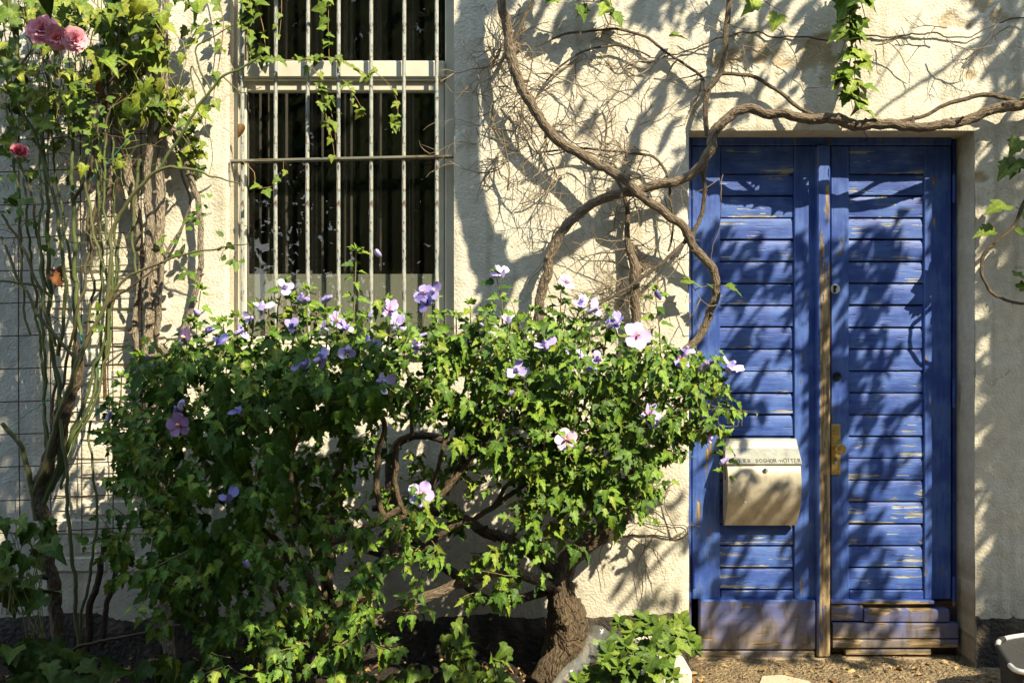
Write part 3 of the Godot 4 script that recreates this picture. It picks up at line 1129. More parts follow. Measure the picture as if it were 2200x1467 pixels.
func door_things() -> void:
	var back := -0.149
	var a := P(1553, 0, back)
	var b := P(1709, 0, back)
	var y := func(p: float, z: float) -> float: return P(0, p, z).y
	var o := thing("mailbox", "curved beige metal mailbox with a hand lettered lid on the left blue door leaf", "mailbox", Vector3((a.x + b.x) * 0.5, y.call(1130, back), back))
	# body: bulging front, tucked in below
	var out := PackedVector2Array([Vector2(y.call(945, back), back), Vector2(y.call(945, back), back + 0.02)])
	for q in [[997, 0.082], [1010, 0.094], [1025, 0.102], [1043, 0.106], [1058, 0.105], [1072, 0.1], [1084, 0.092], [1092, 0.084]]:
		out.append(Vector2(y.call(q[0], back + q[1]), back + q[1]))
	out.append(Vector2(y.call(1128, back + 0.03), back + 0.03))
	out.append(Vector2(y.call(1130, back + 0.02), back + 0.0))
	var m := MB.new()
	m.prof(out, a.x + 0.002, b.x - 0.002)
	part(o, "body", m, M.steel)
	m = MB.new()
	m.col = Color(0.72, 0.80, 0.86)
	var l0 := Vector2(y.call(941, back), back + 0.006)
	var l1 := Vector2(y.call(995, back + 0.092), back + 0.092)
	var t := (l1 - l0).normalized()
	var up := Vector2(-t.y, t.x) if -t.y > 0.0 or t.x > 0.0 else Vector2(t.y, -t.x)
	if up.y < 0.0:
		up = -up
	m.prof(PackedVector2Array([l0, l1, l1 - Vector2(0.006, 0.001), l1 - up * 0.0025 - Vector2(0.006, 0.0), l0 - up * 0.0025]), a.x - 0.003, b.x + 0.003)
	part(o, "lid", m, M.steel)
	# flaking remains of paint on the lid
	m = MB.new()
	for k in 70:
		var s := rf(0.08, 0.62)
		var side := rng.randf()
		var x := lerpf(a.x + 0.02, b.x - 0.015, side)
		if absf(side - 0.45) < 0.12 and s < 0.5:
			continue
		var c := l0.lerp(l1, s) + up * 0.0006
		var w := rf(0.003, 0.012)
		var h := rf(0.001, 0.0035)
		m.quad(Vector3(x - w, c.x - t.x * h, c.y - t.y * h), Vector3(x + w * 0.6, c.x - t.x * h * 0.6, c.y - t.y * h * 0.6), Vector3(x + w, c.x + t.x * h, c.y + t.y * h), Vector3(x - w * 0.5, c.x + t.x * h * 1.2, c.y + t.y * h * 1.2), Vector3(0, up.x, up.y))
	part(o, "paint_flakes", m, mat(0.30, 0.36, 0.38, 0.7), Transform3D(), true)
	# lettering
	m = MB.new()
	var pen := 0.0
	var text := "ATELIER  DOGHOR-HÖTTER"
	var unit := (b.x - a.x - 0.016) / (text.length() * 5.05 - 6.0)
	for ch in text:
		if ch == " ":
			pen += 3.4
			continue
		var jx := rf(-0.2, 0.2)
		var jy := rf(-0.3, 0.3)
		var big := rf(0.9, 1.1)
		for q in GLYPHS[ch]:
			var ends: Array[Vector3] = []
			for e in 2:
				var gx: float = q[e * 2] * big + jx + pen
				var gy: float = q[e * 2 + 1] * big + jy
				var c := l1 - t * (0.0045 + gy * 0.0031) + up * 0.0006
				ends.append(Vector3(a.x + 0.008 + gx * unit, c.x, c.y))
			m.tube(PackedVector3Array([ends[0], ends[1]]), PackedFloat32Array([0.00125, 0.00125]), 5)
		pen += 2.6 if ch == "I" else (4.2 if ch == "-" else 5.3)
	part(o, "lettering", m, M.ink)
	m = MB.new()
	var lk := P(1645, 1010, back + 0.095)
	m.lathe(lk, Vector3(0, 0.15, 1), [[0.0105, 0.0], [0.0105, 0.005], [0.008, 0.007], [0.0, 0.007]], 16)
	part(o, "lock", m, M.metal)
	m = MB.new()
	pbox(m, 1643.5, 1006, 1646, 1013, back + 0.1045, 0.003, 0.0004)
	part(o, "keyhole", m, M.black)
	m = MB.new()
	m.col = Color(0.75, 0.73, 0.66)
	var patch := [[1600, 1068, 0.1022, 3.5, 6], [1602, 1078, 0.0975, 3, 5], [1598, 1083, 0.0945, 2, 4], [1652, 1056, 0.1064, 5, 1.5]]
	for q in patch:
		var p := P(q[0], q[1], back + q[2])
		m.lathe(p, Vector3(0, -0.2, 1), [[q[3] * 0.0019, 0.0], [q[3] * 0.0019, 0.0006], [0.0, 0.0008]], 8)
	part(o, "white_spots", m, M.flake)
	# bent wire holder above it
	o = thing("wire_holder", "small silver wire bracket on the left blue door leaf above the mailbox", "bracket", P(1572, 895, back + 0.02))
	for q in [[[1536, 876, 0.03, 0.0021], [1607, 883, 0.05, 0.0021]], [[1546, 877, 0.004, 0.0021], [1546, 912, 0.004, 0.0021], [1586, 915, 0.03, 0.0021]], [[1588, 879, 0.045, 0.0021], [1586, 915, 0.03, 0.0021]], [[1597, 881, 0.05, 0.0021], [1594, 914, 0.03, 0.0021]], [[1536, 876, 0.03, 0.0021], [1530, 882, 0.0, 0.0021]]]:
		m = MB.new()
		m.col = Color(0.9, 0.88, 0.8)
		var pts := []
		for p in q:
			pts.append([p[0], p[1], back + p[2], p[3]])
		var s := spline(pts, 0.01)
		m.tube(s[0], s[1], 6)
		part(o, "wire", m, M.flake)
	m = MB.new()
	m.lathe(P(1566, 906, back - 0.01), Vector3(0, 0, 1), [[0.009, 0.0], [0.009, 0.004], [0.007, 0.006], [0.0, 0.006]], 12)
	part(o, "screw", m, M.metal)


func trellis() -> void:
	var o := thing("wire_trellis", "rusty wire mesh trellis fixed to the wall left of the window", "trellis", Vector3(-1.85, 0.5, 0.05))
	for k in 15:
		var y := 150.0 + 70.4 * k
		var m := MB.new()
		var s := spline([[-60, y + 10 + rf(-1, 1), 0.05, 0.0024], [90, y + 6 + rf(-2, 2), 0.055, 0.0024], [200, y + rf(-2, 2), 0.055, 0.0024], [312, y - 4 + rf(-1, 1), 0.05, 0.0024]], 0.15)
		m.tube(s[0], s[1], 5)
		part(o, "wire", m, M.rust)
	for x in [-30, 38, 104, 171, 238, 303]:
		var m := MB.new()
		var s := spline([[x + rf(-2, 2), -60, 0.05, 0.0024], [x + rf(-2, 2), 400, 0.05, 0.0024], [x + 2 + rf(-2, 2), 800, 0.05, 0.0024], [x + 4, 1168, 0.05, 0.0024]], 0.2)
		m.tube(s[0], s[1], 5)
		part(o, "wire", m, M.rust)


func basket() -> void:
	var o := thing("shopping_basket", "black fabric basket with a silver tube rim standing right of the blue door", "basket", Vector3(2.0, 0.0, 0.55))
	var top := 0.19
	var rim := PackedVector3Array()
	var c0 := Vector3(1.83, top, 0.335)
	var ex := Vector3(0.47, 0.02, -0.10)
	var ez := Vector3(-0.10, -0.005, 0.36).normalized() * 0.42
	var hx := ex.length() * 0.5
	var hz := ez.length() * 0.5
	var mid := c0 + (ex + ez) * 0.5
	var u := ex.normalized()
	var w := ez.normalized()
	var ring := func(scale: float, drop: float) -> PackedVector3Array:
		var p := PackedVector3Array()
		for k in 41:
			var a := TAU * k / 40.0
			var ca := cos(a)
			var sa := sin(a)
			p.append(mid + u * hx * scale * signf(ca) * pow(absf(ca), 0.38) + w * hz * scale * signf(sa) * pow(absf(sa), 0.38) - Vector3(0, drop, 0))
		return p
	rim = ring.call(1.0, 0.0)
	var r := PackedFloat32Array()
	r.resize(41)
	r.fill(0.0095)
	var m := MB.new()
	m.tube(rim, r, 9)
	part(o, "rim", m, M.alu)
	for at in [[24, 26], [19, 21], [37, 39], [3, 5]]:
		m = MB.new()
		var p := PackedVector3Array()
		var q := PackedFloat32Array()
		for k in range(int(at[0]), int(at[1]) + 1):
			p.append(rim[k])
			q.append(0.0118)
		m.tube(p, q, 9)
		part(o, "sleeve", m, M.black)
	m = MB.new()
	var rings := [ring.call(0.985, 0.0), ring.call(0.97, 0.06), ring.call(0.93, top + 0.01)]
	for k in 2:
		for s in 40:
			m.quad(rings[k][s], rings[k][s + 1], rings[k + 1][s + 1], rings[k + 1][s], rings[k][s] - mid)
	part(o, "fabric_side", m, M.cloth)
	m = MB.new()
	var c := m.add(mid - Vector3(0, 0.035, 0), Vector3.UP)
	var r1: PackedVector3Array = ring.call(0.6, 0.028)
	var r2: PackedVector3Array = ring.call(0.975, 0.004)
	for p in r1:
		m.add(p + Vector3(0, rf(-0.004, 0.004), 0), Vector3.UP)
	for p in r2:
		m.add(p, Vector3.UP)
	for k in 40:
		m.tri(c, c + 1 + k, c + 2 + k)
		m.tri(c + 1 + k, c + 42 + k, c + 43 + k)
		m.tri(c + 1 + k, c + 43 + k, c + 2 + k)
	m.renormal()
	part(o, "cover", m, M.cloth)


const BARK := Color(0.30, 0.235, 0.16)


func stem(o: Node3D, called: String, pts: Array, sides := 8, amp := 0.16, wob := 0.012, col := BARK, mt: Material = null) -> MeshInstance3D:
	var m := MB.new()
	m.col = col
	var s := spline(pts, 0.014, wob)
	if o.name == "climbing_vine" or called == "low_limb":
		for k in s[1].size():
			s[1][k] *= 0.78 if called == "stem" else 0.66
	elif o.name == "old_vine":
		for k in s[1].size():
			s[1][k] *= 0.88
	m.tube(s[0], s[1], sides, furrow, amp * 0.85)
	# spurs, knots and the scars of old shoots
	if amp > 0.1:
		for k in range(3, s[0].size() - 2, 4):
			if rng.randf() < 0.5:
				var t: Vector3 = (s[0][k + 1] - s[0][k - 1]).normalized()
				var d := (rv() + Vector3(0, 0, 0.7))
				d = (d - t * d.dot(t)).normalized()
				var q: float = s[1][k]
				var h := q * rf(0.15, 0.7) if rng.randf() < 0.75 else q * rf(0.8, 1.6)
				m.lathe(s[0][k] + d * q * 0.75, d + t * rf(-0.6, 0.6), [[q * rf(0.45, 0.7), 0.0], [q * 0.34, h * 0.6], [q * 0.24, h], [0.0, h * 1.1]], 6)
	return part(o, called, m, mt if mt else M.bark)


# thin crooked twigs that creep over the wall
func twig(m: MB, at: Vector3, dir: Vector3, length: float, rad: float, depth: int) -> void:
	var p := PackedVector3Array([at])
	var r := PackedFloat32Array([rad])
	var d := dir.normalized()
	var cnt := maxi(3, int(length / 0.022))
	var bend := rf(-0.09, 0.09)
	for k in cnt:
		d = (d.rotated(Vector3(0, 0, 1), bend + rng.randfn() * 0.2) + Vector3(0, 0, rng.randfn() * 0.12)).normalized()
		if at.z < 0.006:
			d.z = absf(d.z) * 0.5
		if at.z > 0.1:
			d.z = -absf(d.z)
		at += d * length / cnt
		at.z = maxf(at.z, 0.004)
		p.append(at)
		r.append(rad * (1.0 - 0.65 * (k + 1.0) / cnt) * (1.0 + (0.5 if rng.randf() < 0.2 else 0.0)))
		if depth > 0 and rng.randf() < 0.42:
			twig(m, at, d.rotated(Vector3(0, 0, 1), rf(0.5, 1.2) * (1 if rng.randf() < 0.5 else -1)), length * rf(0.25, 0.6), rad * 0.6, depth - 1)
	m.tube(p, r, 4)


func old_vine() -> void:
	var o := thing("old_vine", "thick twisting woody vine with a gnarled trunk, spread over the wall and the blue door", "vine", P(1205, 1460, 0.2))
	var base := Color(0.21, 0.15, 0.09)
	var m := MB.new()
	m.col = base
	var s := spline([[1222, 1500, 0.22, 0.115], [1212, 1440, 0.215, 0.100], [1215, 1385, 0.20, 0.086], [1214, 1330, 0.19, 0.079], [1203, 1290, 0.18, 0.06], [1206, 1240, 0.17, 0.047], [1230, 1195, 0.16, 0.041], [1272, 1160, 0.15, 0.04], [1320, 1115, 0.14, 0.042], [1352, 1060, 0.12, 0.038], [1368, 980, 0.10, 0.034], [1362, 880, 0.08, 0.031], [1358, 800, 0.07, 0.03]], 0.006, 0.02)
	m.tube(s[0], s[1], 60, furrow, 0.32, 0.8, 2.6)
	part(o, "trunk", m, M.old_bark)
	m = MB.new()
	m.col = base
	for q in [[1150, 1470, 0.035], [1185, 1480, 0.05], [1260, 1480, 0.04]]:
		s = spline([[1212, 1400, 0.24, q[2] * 0.9], [lerpf(1212, q[0], 0.6), 1430, 0.29, q[2]], [q[0], q[1], 0.33, q[2] * 0.8]], 0.008, 0.02)
		m.tube(s[0], s[1], 26, furrow, 0.4, 0.8)
	part(o, "root_flare", m, M.old_bark)
	stem(o, "branch", [[1358, 805, 0.07, 0.03], [1366, 700, 0.055, 0.024], [1362, 640, 0.055, 0.024], [1365, 570, 0.05, 0.026], [1352, 520, 0.04, 0.015], [1345, 430, 0.035, 0.010], [1320, 380, 0.03, 0.006]], 12, 0.25)
	# climbs behind the shrub, over the door and away to the right
	stem(o, "main_stem", [[1330, 1105, 0.13, 0.03], [1260, 1000, 0.12, 0.028], [1190, 840, 0.1, 0.026], [1168, 720, 0.1, 0.0255], [1164, 640, 0.105, 0.025], [1182, 560, 0.11, 0.0245], [1208, 490, 0.115, 0.024], [1262, 445, 0.115, 0.0235], [1330, 415, 0.11, 0.023], [1400, 400, 0.10, 0.022], [1470, 385, 0.09, 0.021], [1505, 360, 0.085, 0.022], [1522, 320, 0.08, 0.023], [1532, 280, 0.08, 0.024], [1560, 250, 0.08, 0.022], [1610, 236, 0.08, 0.021], [1680, 242, 0.08, 0.021], [1750, 254, 0.08, 0.022], [1830, 259, 0.08, 0.024], [1900, 268, 0.08, 0.023], [1980, 268, 0.08, 0.021], [2060, 258, 0.08, 0.021], [2140, 238, 0.08, 0.023], [2210, 215, 0.08, 0.026], [2300, 200, 0.08, 0.026]], 14, 0.26, 0.028)
	stem(o, "main_stem", [[1070, -90, 0.12, 0.022], [1084, 0, 0.12, 0.021], [1092, 75, 0.12, 0.021], [1108, 150, 0.12, 0.022], [1142, 225, 0.12, 0.021], [1190, 285, 0.115, 0.022], [1260, 338, 0.11, 0.022], [1330, 378, 0.135, 0.022], [1385, 420, 0.14, 0.021], [1440, 465, 0.13, 0.02], [1485, 515, 0.1, 0.0195], [1520, 570, 0.07, 0.0195], [1537, 620, 0.05, 0.019], [1530, 670, 0.04, 0.018], [1505, 715, 0.05, 0.017], [1480, 745, 0.07, 0.016], [1440, 800, 0.12, 0.015]], 14, 0.26, 0.028)
	stem(o, "branch", [[1575, -80, 0.06, 0.012], [1565, 0, 0.06, 0.012], [1560, 80, 0.06, 0.0125], [1552, 150, 0.06, 0.0125], [1525, 190, 0.06, 0.012], [1514, 240, 0.065, 0.011], [1518, 290, 0.07, 0.012]], 10, 0.16)
	stem(o, "branch", [[1510, 350, 0.08, 0.011], [1514, 400, 0.06, 0.0105], [1508, 450, 0.05, 0.010], [1488, 500, 0.06, 0.010], [1455, 540, 0.1, 0.0095], [1400, 580, 0.11, 0.009], [1345, 620, 0.11, 0.008], [1285, 655, 0.12, 0.006]], 9, 0.14)
	stem(o, "branch", [[1552, 160, 0.06, 0.008], [1580, 160, 0.06, 0.009], [1625, 166, 0.055, 0.009], [1665, 190, 0.05, 0.009], [1705, 222, 0.06, 0.009], [1748, 245, 0.07, 0.008]], 8, 0.14)
	stem(o, "branch", [[1930, 262, 0.085, 0.01], [1985, 245, 0.075, 0.009], [2040, 220, 0.07, 0.010], [2100, 205, 0.07, 0.011], [2160, 210, 0.07, 0.012], [2200, 222, 0.075, 0.015]], 9, 0.16)
	stem(o, "branch", [[1150, 100, 0.03, 0.003], [1220, 72, 0.035, 0.0055], [1290, 62, 0.035, 0.006], [1360, 70, 0.04, 0.0065], [1405, 90, 0.045, 0.0065], [1440, 115, 0.04, 0.006], [1480, 140, 0.04, 0.0065], [1510, 165, 0.045, 0.0065], [1520, 195, 0.055, 0.008]], 7, 0.12)
	stem(o, "branch", [[1155, 330, 0.09, 0.004], [1215, 318, 0.06, 0.005], [1280, 320, 0.05, 0.0055], [1350, 325, 0.05, 0.0055], [1405, 335, 0.06, 0.006], [1430, 365, 0.07, 0.0065], [1440, 410, 0.07, 0.0065], [1446, 480, 0.07, 0.0055], [1440, 540, 0.08, 0.005]], 7, 0.12)
	stem(o, "branch", [[1150, 215, 0.03, 0.003], [1185, 160, 0.03, 0.005], [1250, 110, 0.03, 0.0055], [1320, 98, 0.035, 0.005], [1400, 120, 0.04, 0.004]], 7, 0.12)
	stem(o, "branch", [[1100, 90, 0.1, 0.011], [1125, 40, 0.09, 0.009], [1150, -10, 0.08, 0.008], [1165, -60, 0.08, 0.007]], 8, 0.14)
	stem(o, "branch", [[2205, 425, 0.09, 0.009], [2185, 480, 0.09, 0.009], [2150, 515, 0.09, 0.009], [2118, 545, 0.08, 0.0085], [2110, 585, 0.08, 0.008], [2125, 620, 0.08, 0.0075], [2160, 643, 0.08, 0.007], [2215, 655, 0.08, 0.006]], 8, 0.12)
	stem(o, "branch", [[1280, 1180, 0.06, 0.004], [1330, 1150, 0.01, 0.004], [1400, 1152, 0.008, 0.0035], [1460, 1155, 0.008, 0.003], [1478, 1140, 0.008, 0.0025], [1470, 1125, 0.008, 0.002], [1420, 1128, 0.008, 0.002], [1370, 1120, 0.008, 0.002]], 5, 0.1)
	stem(o, "branch", [[1340, 150, 0.02, 0.003], [1600, 70, 0.012, 0.004], [1680, 78, 0.012, 0.004], [1900, 78, 0.012, 0.0045], [2000, 78, 0.01, 0.004], [2080, 74, 0.01, 0.003], [2150, 45, 0.02, 0.0035], [2220, 38, 0.03, 0.004]], 5, 0.1, 0.03)
	# old limbs that run low behind the shrub
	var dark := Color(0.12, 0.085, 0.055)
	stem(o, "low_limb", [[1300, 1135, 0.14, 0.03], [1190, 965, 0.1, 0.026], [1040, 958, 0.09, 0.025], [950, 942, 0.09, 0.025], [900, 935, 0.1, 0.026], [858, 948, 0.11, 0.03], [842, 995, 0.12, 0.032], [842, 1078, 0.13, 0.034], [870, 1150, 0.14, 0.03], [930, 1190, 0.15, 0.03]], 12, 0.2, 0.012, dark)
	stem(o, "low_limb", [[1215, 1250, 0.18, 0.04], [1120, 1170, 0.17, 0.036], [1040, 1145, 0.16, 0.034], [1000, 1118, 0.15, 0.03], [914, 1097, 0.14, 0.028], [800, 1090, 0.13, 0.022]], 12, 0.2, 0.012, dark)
	stem(o, "low_limb", [[1200, 1270, 0.2, 0.035], [1100, 1225, 0.25, 0.03], [1034, 1240, 0.28, 0.03], [925, 1275, 0.3, 0.03], [846, 1322, 0.32, 0.034], [762, 1366, 0.34, 0.036]], 12, 0.2)
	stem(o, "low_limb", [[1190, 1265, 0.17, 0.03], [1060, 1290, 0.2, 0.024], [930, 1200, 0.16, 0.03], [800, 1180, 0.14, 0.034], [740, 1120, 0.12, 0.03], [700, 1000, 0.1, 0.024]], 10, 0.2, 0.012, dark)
	# twigs
	m = MB.new()
	m.col = Color(0.235, 0.185, 0.125)
	var from := [[1095, 90, 30], [1130, 200, 14], [1180, 275, 12], [1250, 335, 10], [1330, 380, 10], [1160, 330, 16], [1080, 130, 20], [1060, 230, 12], [1300, 320, 14], [1400, 335, 10], [1190, 160, 12], [1260, 100, 12], [1360, 80, 10], [1440, 120, 10], [1500, 160, 8], [1345, 430, 16], [1355, 520, 14], [1365, 580, 10], [1360, 640, 10], [1440, 470, 8], [1250, 450, 8], [1200, 500, 6], [1560, 60, 10], [1545, 140, 8], [1620, 170, 4], [1450, 560, 10], [1330, 620, 10], [1700, 78, 6], [1900, 78, 8], [2050, 74, 6], [2160, 45, 6], [1330, 1150, 10], [1450, 1150, 8], [1080, 330, 10], [1100, 420, 6], [1380, 250, 8], [1290, 230, 8]]
	for q in from:
		for k in int(q[2] * 0.45):
			var a := rf(0, TAU)
			twig(m, P(q[0] + rf(-18, 18), q[1] + rf(-18, 18), rf(0.008, 0.07)), Vector3(cos(a), sin(a) - 0.25, rf(-0.2, 0.2)), rf(0.08, 0.28), rf(0.0018, 0.0038), 2 if k % 3 == 0 else 1)
	# long hair-like roots hanging below the crossing
	for k in 26:
		twig(m, P(rf(1090, 1330), rf(330, 480), rf(0.02, 0.09)), Vector3(rf(-0.3, 0.2), -1, 0), rf(0.08, 0.28), rf(0.0008, 0.0014), 0)
	for k in 22:
		twig(m, P(rf(1290, 1420), rf(560, 640), rf(0.03, 0.09)), Vector3(rf(-0.5, 0.3), -1, 0), rf(0.06, 0.2), rf(0.0008, 0.0016), 1)
	for k in 20:
		twig(m, P(rf(1020, 1140), rf(60, 340), rf(0.01, 0.09)), Vector3(rf(-1, 0.6), rf(-0.8, 0.5), 0), rf(0.08, 0.24), rf(0.0016, 0.003), 1)
	for q in [[1555, 372, 1545, 470, 1528, 560], [1548, 380, 1525, 400, 1490, 410], [1310, 1155, 1290, 1200, 1300, 1260], [1400, 1155, 1370, 1230, 1380, 1290], [1385, 1150, 1390, 1250, 1375, 1300]]:
		s = spline([[q[0], q[1], 0.02, 0.002], [q[2], q[3], 0.015, 0.0018], [q[4], q[5], 0.012, 0.001]], 0.012, 0.02)
		m.tube(s[0], s[1], 4)
	part(o, "twigs", m, M.stem, Transform3D(), true)
	# the few living leaves
	var kinds := leaf_kinds(GRAPE, [[0.12, 0.20, 0.03], [0.09, 0.16, 0.025], [0.16, 0.23, 0.04]], 3)
	var list := []
	for q in [[1245, 10, 0.075, 0.2, -0.4], [1290, 5, 0.06, 1, -0.2], [1320, 25, 0.07, 0.6, -0.8], [1440, 78, 0.075, 1, 0.1], [1465, 608, 0.075, 1, 0.15], [1560, 617, 0.07, 1, -0.2], [1535, 625, 0.045, -0.2, 0.4], [2165, 440, 0.095, -1, -0.1], [2190, 445, 0.08, 0.3, -0.5], [2140, 497, 0.09, -1, 0.05], [2185, 497, 0.085, 0.9, -0.1], [2178, 588, 0.08, 1, -0.25], [2185, 340, 0.08, -0.2, -1], [2180, 350, 0.09, -0.9, -0.6], [2195, 300, 0.08, -0.6, -0.6], [2196, 210, 0.07, 0.3, 0.2], [2190, 620, 0.07, 0.9, 0.5]]:
		list.append([leaf_at(P(q[0], q[1], rf(0.06, 0.11)), Vector3(q[3], q[4], 0.25), Vector3(0.3, 0.9, 0.5), q[2]), rng.randi()])
	put_leaves(o, list, kinds, M.leaf, 40)


func left_vine() -> void:
	var o := thing("climbing_vine", "leafy climbing vine with grey ropy stems on the wall between trellis and window", "vine", P(330, 1300, 0.1))
	var grey := Color(0.50, 0.42, 0.31)
	for q in [
		[[372, 1500, 0.14, 0.03], [350, 1200, 0.1, 0.034], [335, 950, 0.08, 0.04], [322, 800, 0.08, 0.05], [325, 740, 0.08, 0.046], [333, 650, 0.08, 0.034], [338, 560, 0.08, 0.028], [342, 450, 0.08, 0.026], [345, 340, 0.08, 0.024], [350, 200, 0.08, 0.02], [352, 60, 0.08, 0.018], [356, -60, 0.08, 0.016]],
		[[312, 790, 0.1, 0.026], [318, 700, 0.11, 0.026], [312, 600, 0.11, 0.023], [320, 500, 0.12, 0.021], [314, 400, 0.12, 0.019], [322, 300, 0.12, 0.017], [330, 180, 0.11, 0.015], [322, 40, 0.11, 0.012], [318, -60, 0.1, 0.012]],
		[[300, 800, 0.08, 0.02], [290, 690, 0.08, 0.018], [300, 600, 0.075, 0.019], [296, 480, 0.07, 0.019], [278, 400, 0.075, 0.024], [262, 310, 0.08, 0.025], [244, 240, 0.08, 0.022], [236, 120, 0.08, 0.018], [240, -40, 0.08, 0.016]],
		[[345, 740, 0.09, 0.02], [372, 775, 0.1, 0.019], [405, 810, 0.11, 0.018], [440, 850, 0.14, 0.016], [470, 900, 0.2, 0.014]],
		[[300, 770, 0.12, 0.012], [345, 758, 0.125, 0.011], [375, 752, 0.12, 0.012], [400, 775, 0.12, 0.012]],
		[[330, 290, 0.06, 0.010], [360, 270, 0.065, 0.014], [385, 310, 0.07, 0.018], [402, 360, 0.07, 0.018], [420, 420, 0.07, 0.017], [432, 480, 0.07, 0.016], [430, 560, 0.07, 0.016], [424, 620, 0.07, 0.016], [408, 670, 0.07, 0.016], [390, 720, 0.08, 0.018]],
		[[370, 300, 0.05, 0.006], [392, 380, 0.045, 0.007], [406, 430, 0.045, 0.007], [395, 480, 0.05, 0.007], [365, 530, 0.06, 0.008], [345, 560, 0.07, 0.008]],
		[[342, 560, 0.11, 0.012], [350, 600, 0.12, 0.013], [340, 640, 0.115, 0.014], [338, 720, 0.11, 0.016]],
		[[196, 560, 0.04, 0.010], [188, 500, 0.045, 0.012], [205, 450, 0.05, 0.013], [235, 400, 0.06, 0.016], [240, 330, 0.07, 0.018]]]:
		stem(o, "stem", q, 14, 0.3, 0.012, grey)
	# a brush of dead aerial roots
	var m := MB.new()
	m.col = Color(0.13, 0.09, 0.055)
	for k in 260:
		var y := rf(452, 540)
		var d := Vector3(rf(-1, 1), rf(-1, 1), rf(-0.2, 0.6))
		twig(m, P(205 + rf(-12, 12), y, 0.04), d, rf(0.02, 0.055), 0.0009, 0)
	for k in 80:
		twig(m, P(250 + rf(-12, 12), rf(350, 410), 0.06), Vector3(rf(-1, 1), rf(-1, 0.4), 0.2), rf(0.02, 0.05), 0.0009, 0)
	part(o, "aerial_roots", m, M.stem, Transform3D(), true)
	var kinds := leaf_kinds(GRAPE, [[0.17, 0.26, 0.035], [0.12, 0.21, 0.03], [0.22, 0.30, 0.04], [0.28, 0.34, 0.045], [0.09, 0.16, 0.025], [0.25, 0.30, 0.045]], 5, 0.45, 0.8)
	var list := []
	m = MB.new()
	m.col = Color(0.22, 0.2, 0.07)
	# [px, py, rx, ry, z0, z1, number, size]
	for q in [[120, 120, 150, 130, 0.06, 0.3, 90, 0.085], [90, 230, 120, 90, 0.05, 0.28, 50, 0.075], [280, 60, 110, 80, 0.08, 0.3, 70, 0.095], [240, 190, 90, 80, 0.1, 0.26, 14, 0.095], [330, 110, 40, 90, 0.12, 0.26, 10, 0.09], [345, 225, 45, 35, 0.12, 0.2, 20, 0.075], [395, 240, 45, 60, 0.05, 0.14, 26, 0.06], [410, 320, 28, 60, 0.05, 0.12, 26, 0.06], [150, 330, 140, 70, 0.08, 0.28, 34, 0.06], [390, 60, 60, 70, 0.06, 0.2, 9, 0.07], [60, 60, 80, 60, 0.1, 0.3, 22, 0.08], [180, 10, 180, 40, 0.1, 0.35, 40, 0.09], [20, 260, 60, 120, 0.1, 0.3, 16, 0.07], [400, 0, 30, 20, 0.1, 0.2, 6, 0.085], [255, 250, 60, 40, 0.1, 0.2, 10, 0.06]]:
		for k in q[6]:
			var a := rf(0, TAU)
			var rr := sqrt(rng.randf())
			var at := P(q[0] + cos(a) * rr * q[2], q[1] + sin(a) * rr * q[3], rf(q[4], q[5]))
			var tip := Vector3(rf(-0.9, 0.9), rf(-1.0, 0.15), rf(0.0, 0.7))
			var sz: float = q[7] * rf(0.35, 0.9)
			var stalk := at - tip.normalized() * sz * 0.8 + Vector3(0, 0, -0.03)
			m.tube(PackedVector3Array([stalk, at]), PackedFloat32Array([0.001, 0.0009]), 3)
			list.append([leaf_at(at, tip, SUN.normalized() + Vector3(0, 0.2, 0.35) + rv(0.35), sz), rng.randi()])
	put_leaves(o, list, kinds, M.leaf, 300)
	for k in 40:
		var x := rf(0, 350)
		var s := spline([[x, rf(-40, 60), rf(0.1, 0.25), 0.0022], [x + rf(-60, 60), rf(100, 180), rf(0.1, 0.25), 0.002], [x + rf(-90, 90), rf(220, 330), rf(0.08, 0.2), 0.0012]], 0.03, 0.03)
		m.tube(s[0], s[1], 4)
	part(o, "tendrils", m, M.stem, Transform3D(), true)


func rose(o: Node3D, at: Vector3, size: float, col: Color, face: Vector3, tight := 0.0) -> void:
	var g := group_part(o, "rose", at)
	face = face.normalized()
	var u := face.cross(Vector3.UP).normalized()
	var w := u.cross(face)
	var n := 0
	for ring in [[6, 1.3, 0.5], [5, 1.0, 0.36], [5, 0.7, 0.2], [3, 0.4, 0.08]]:
		for k in ring[0]:
			var a: float = TAU * (k + rf(-0.15, 0.15)) / ring[0] + n
			var m := MB.new()
			var out := u * cos(a) + w * sin(a)
			var side := face.cross(out)
			var open: float = ring[1] * (1.0 - tight * 0.5) * rf(0.8, 1.15)
			var tone := rf(0.5, 1.15)
			for j in 5:
				var t := j / 4.0
				for i in 5:
					var q := (i - 2) / 2.0
					var width: float = (0.25 + 0.75 * sin(minf(t * 1.3, 1.0) * PI * 0.55)) * 0.55 * (0.55 + 0.5 * ring[1])
					var lift := t * (1.0 - open * 0.55) * 0.75 + 0.1
					var rad: float = ring[2] * 0.4 + open * 0.75 * pow(t, 1.3) * (1.0 - 0.25 * q * q)
					var ruff := 0.09 * sin(q * 6.0 + a * 5.0 + n) * t
					m.col = Color(col.r * tone, col.g * tone, col.b * tone).lerp(Color(0.95, 0.6, 0.66), 0.5 * t * t * t)
					m.add(at + (out * (rad + ruff) + side * q * width + face * (lift + ruff + 0.12 * (1.0 - ring[1]))) * size, face, Vector2(q, t))
			for j in 4:
				for i in 4:
					var b := j * 5 + i
					m.tri(b, b + 1, b + 6)
					m.tri(b, b + 6, b + 5)
			m.renormal()
			part(g, "petal", m, M.petal)
		n += 1


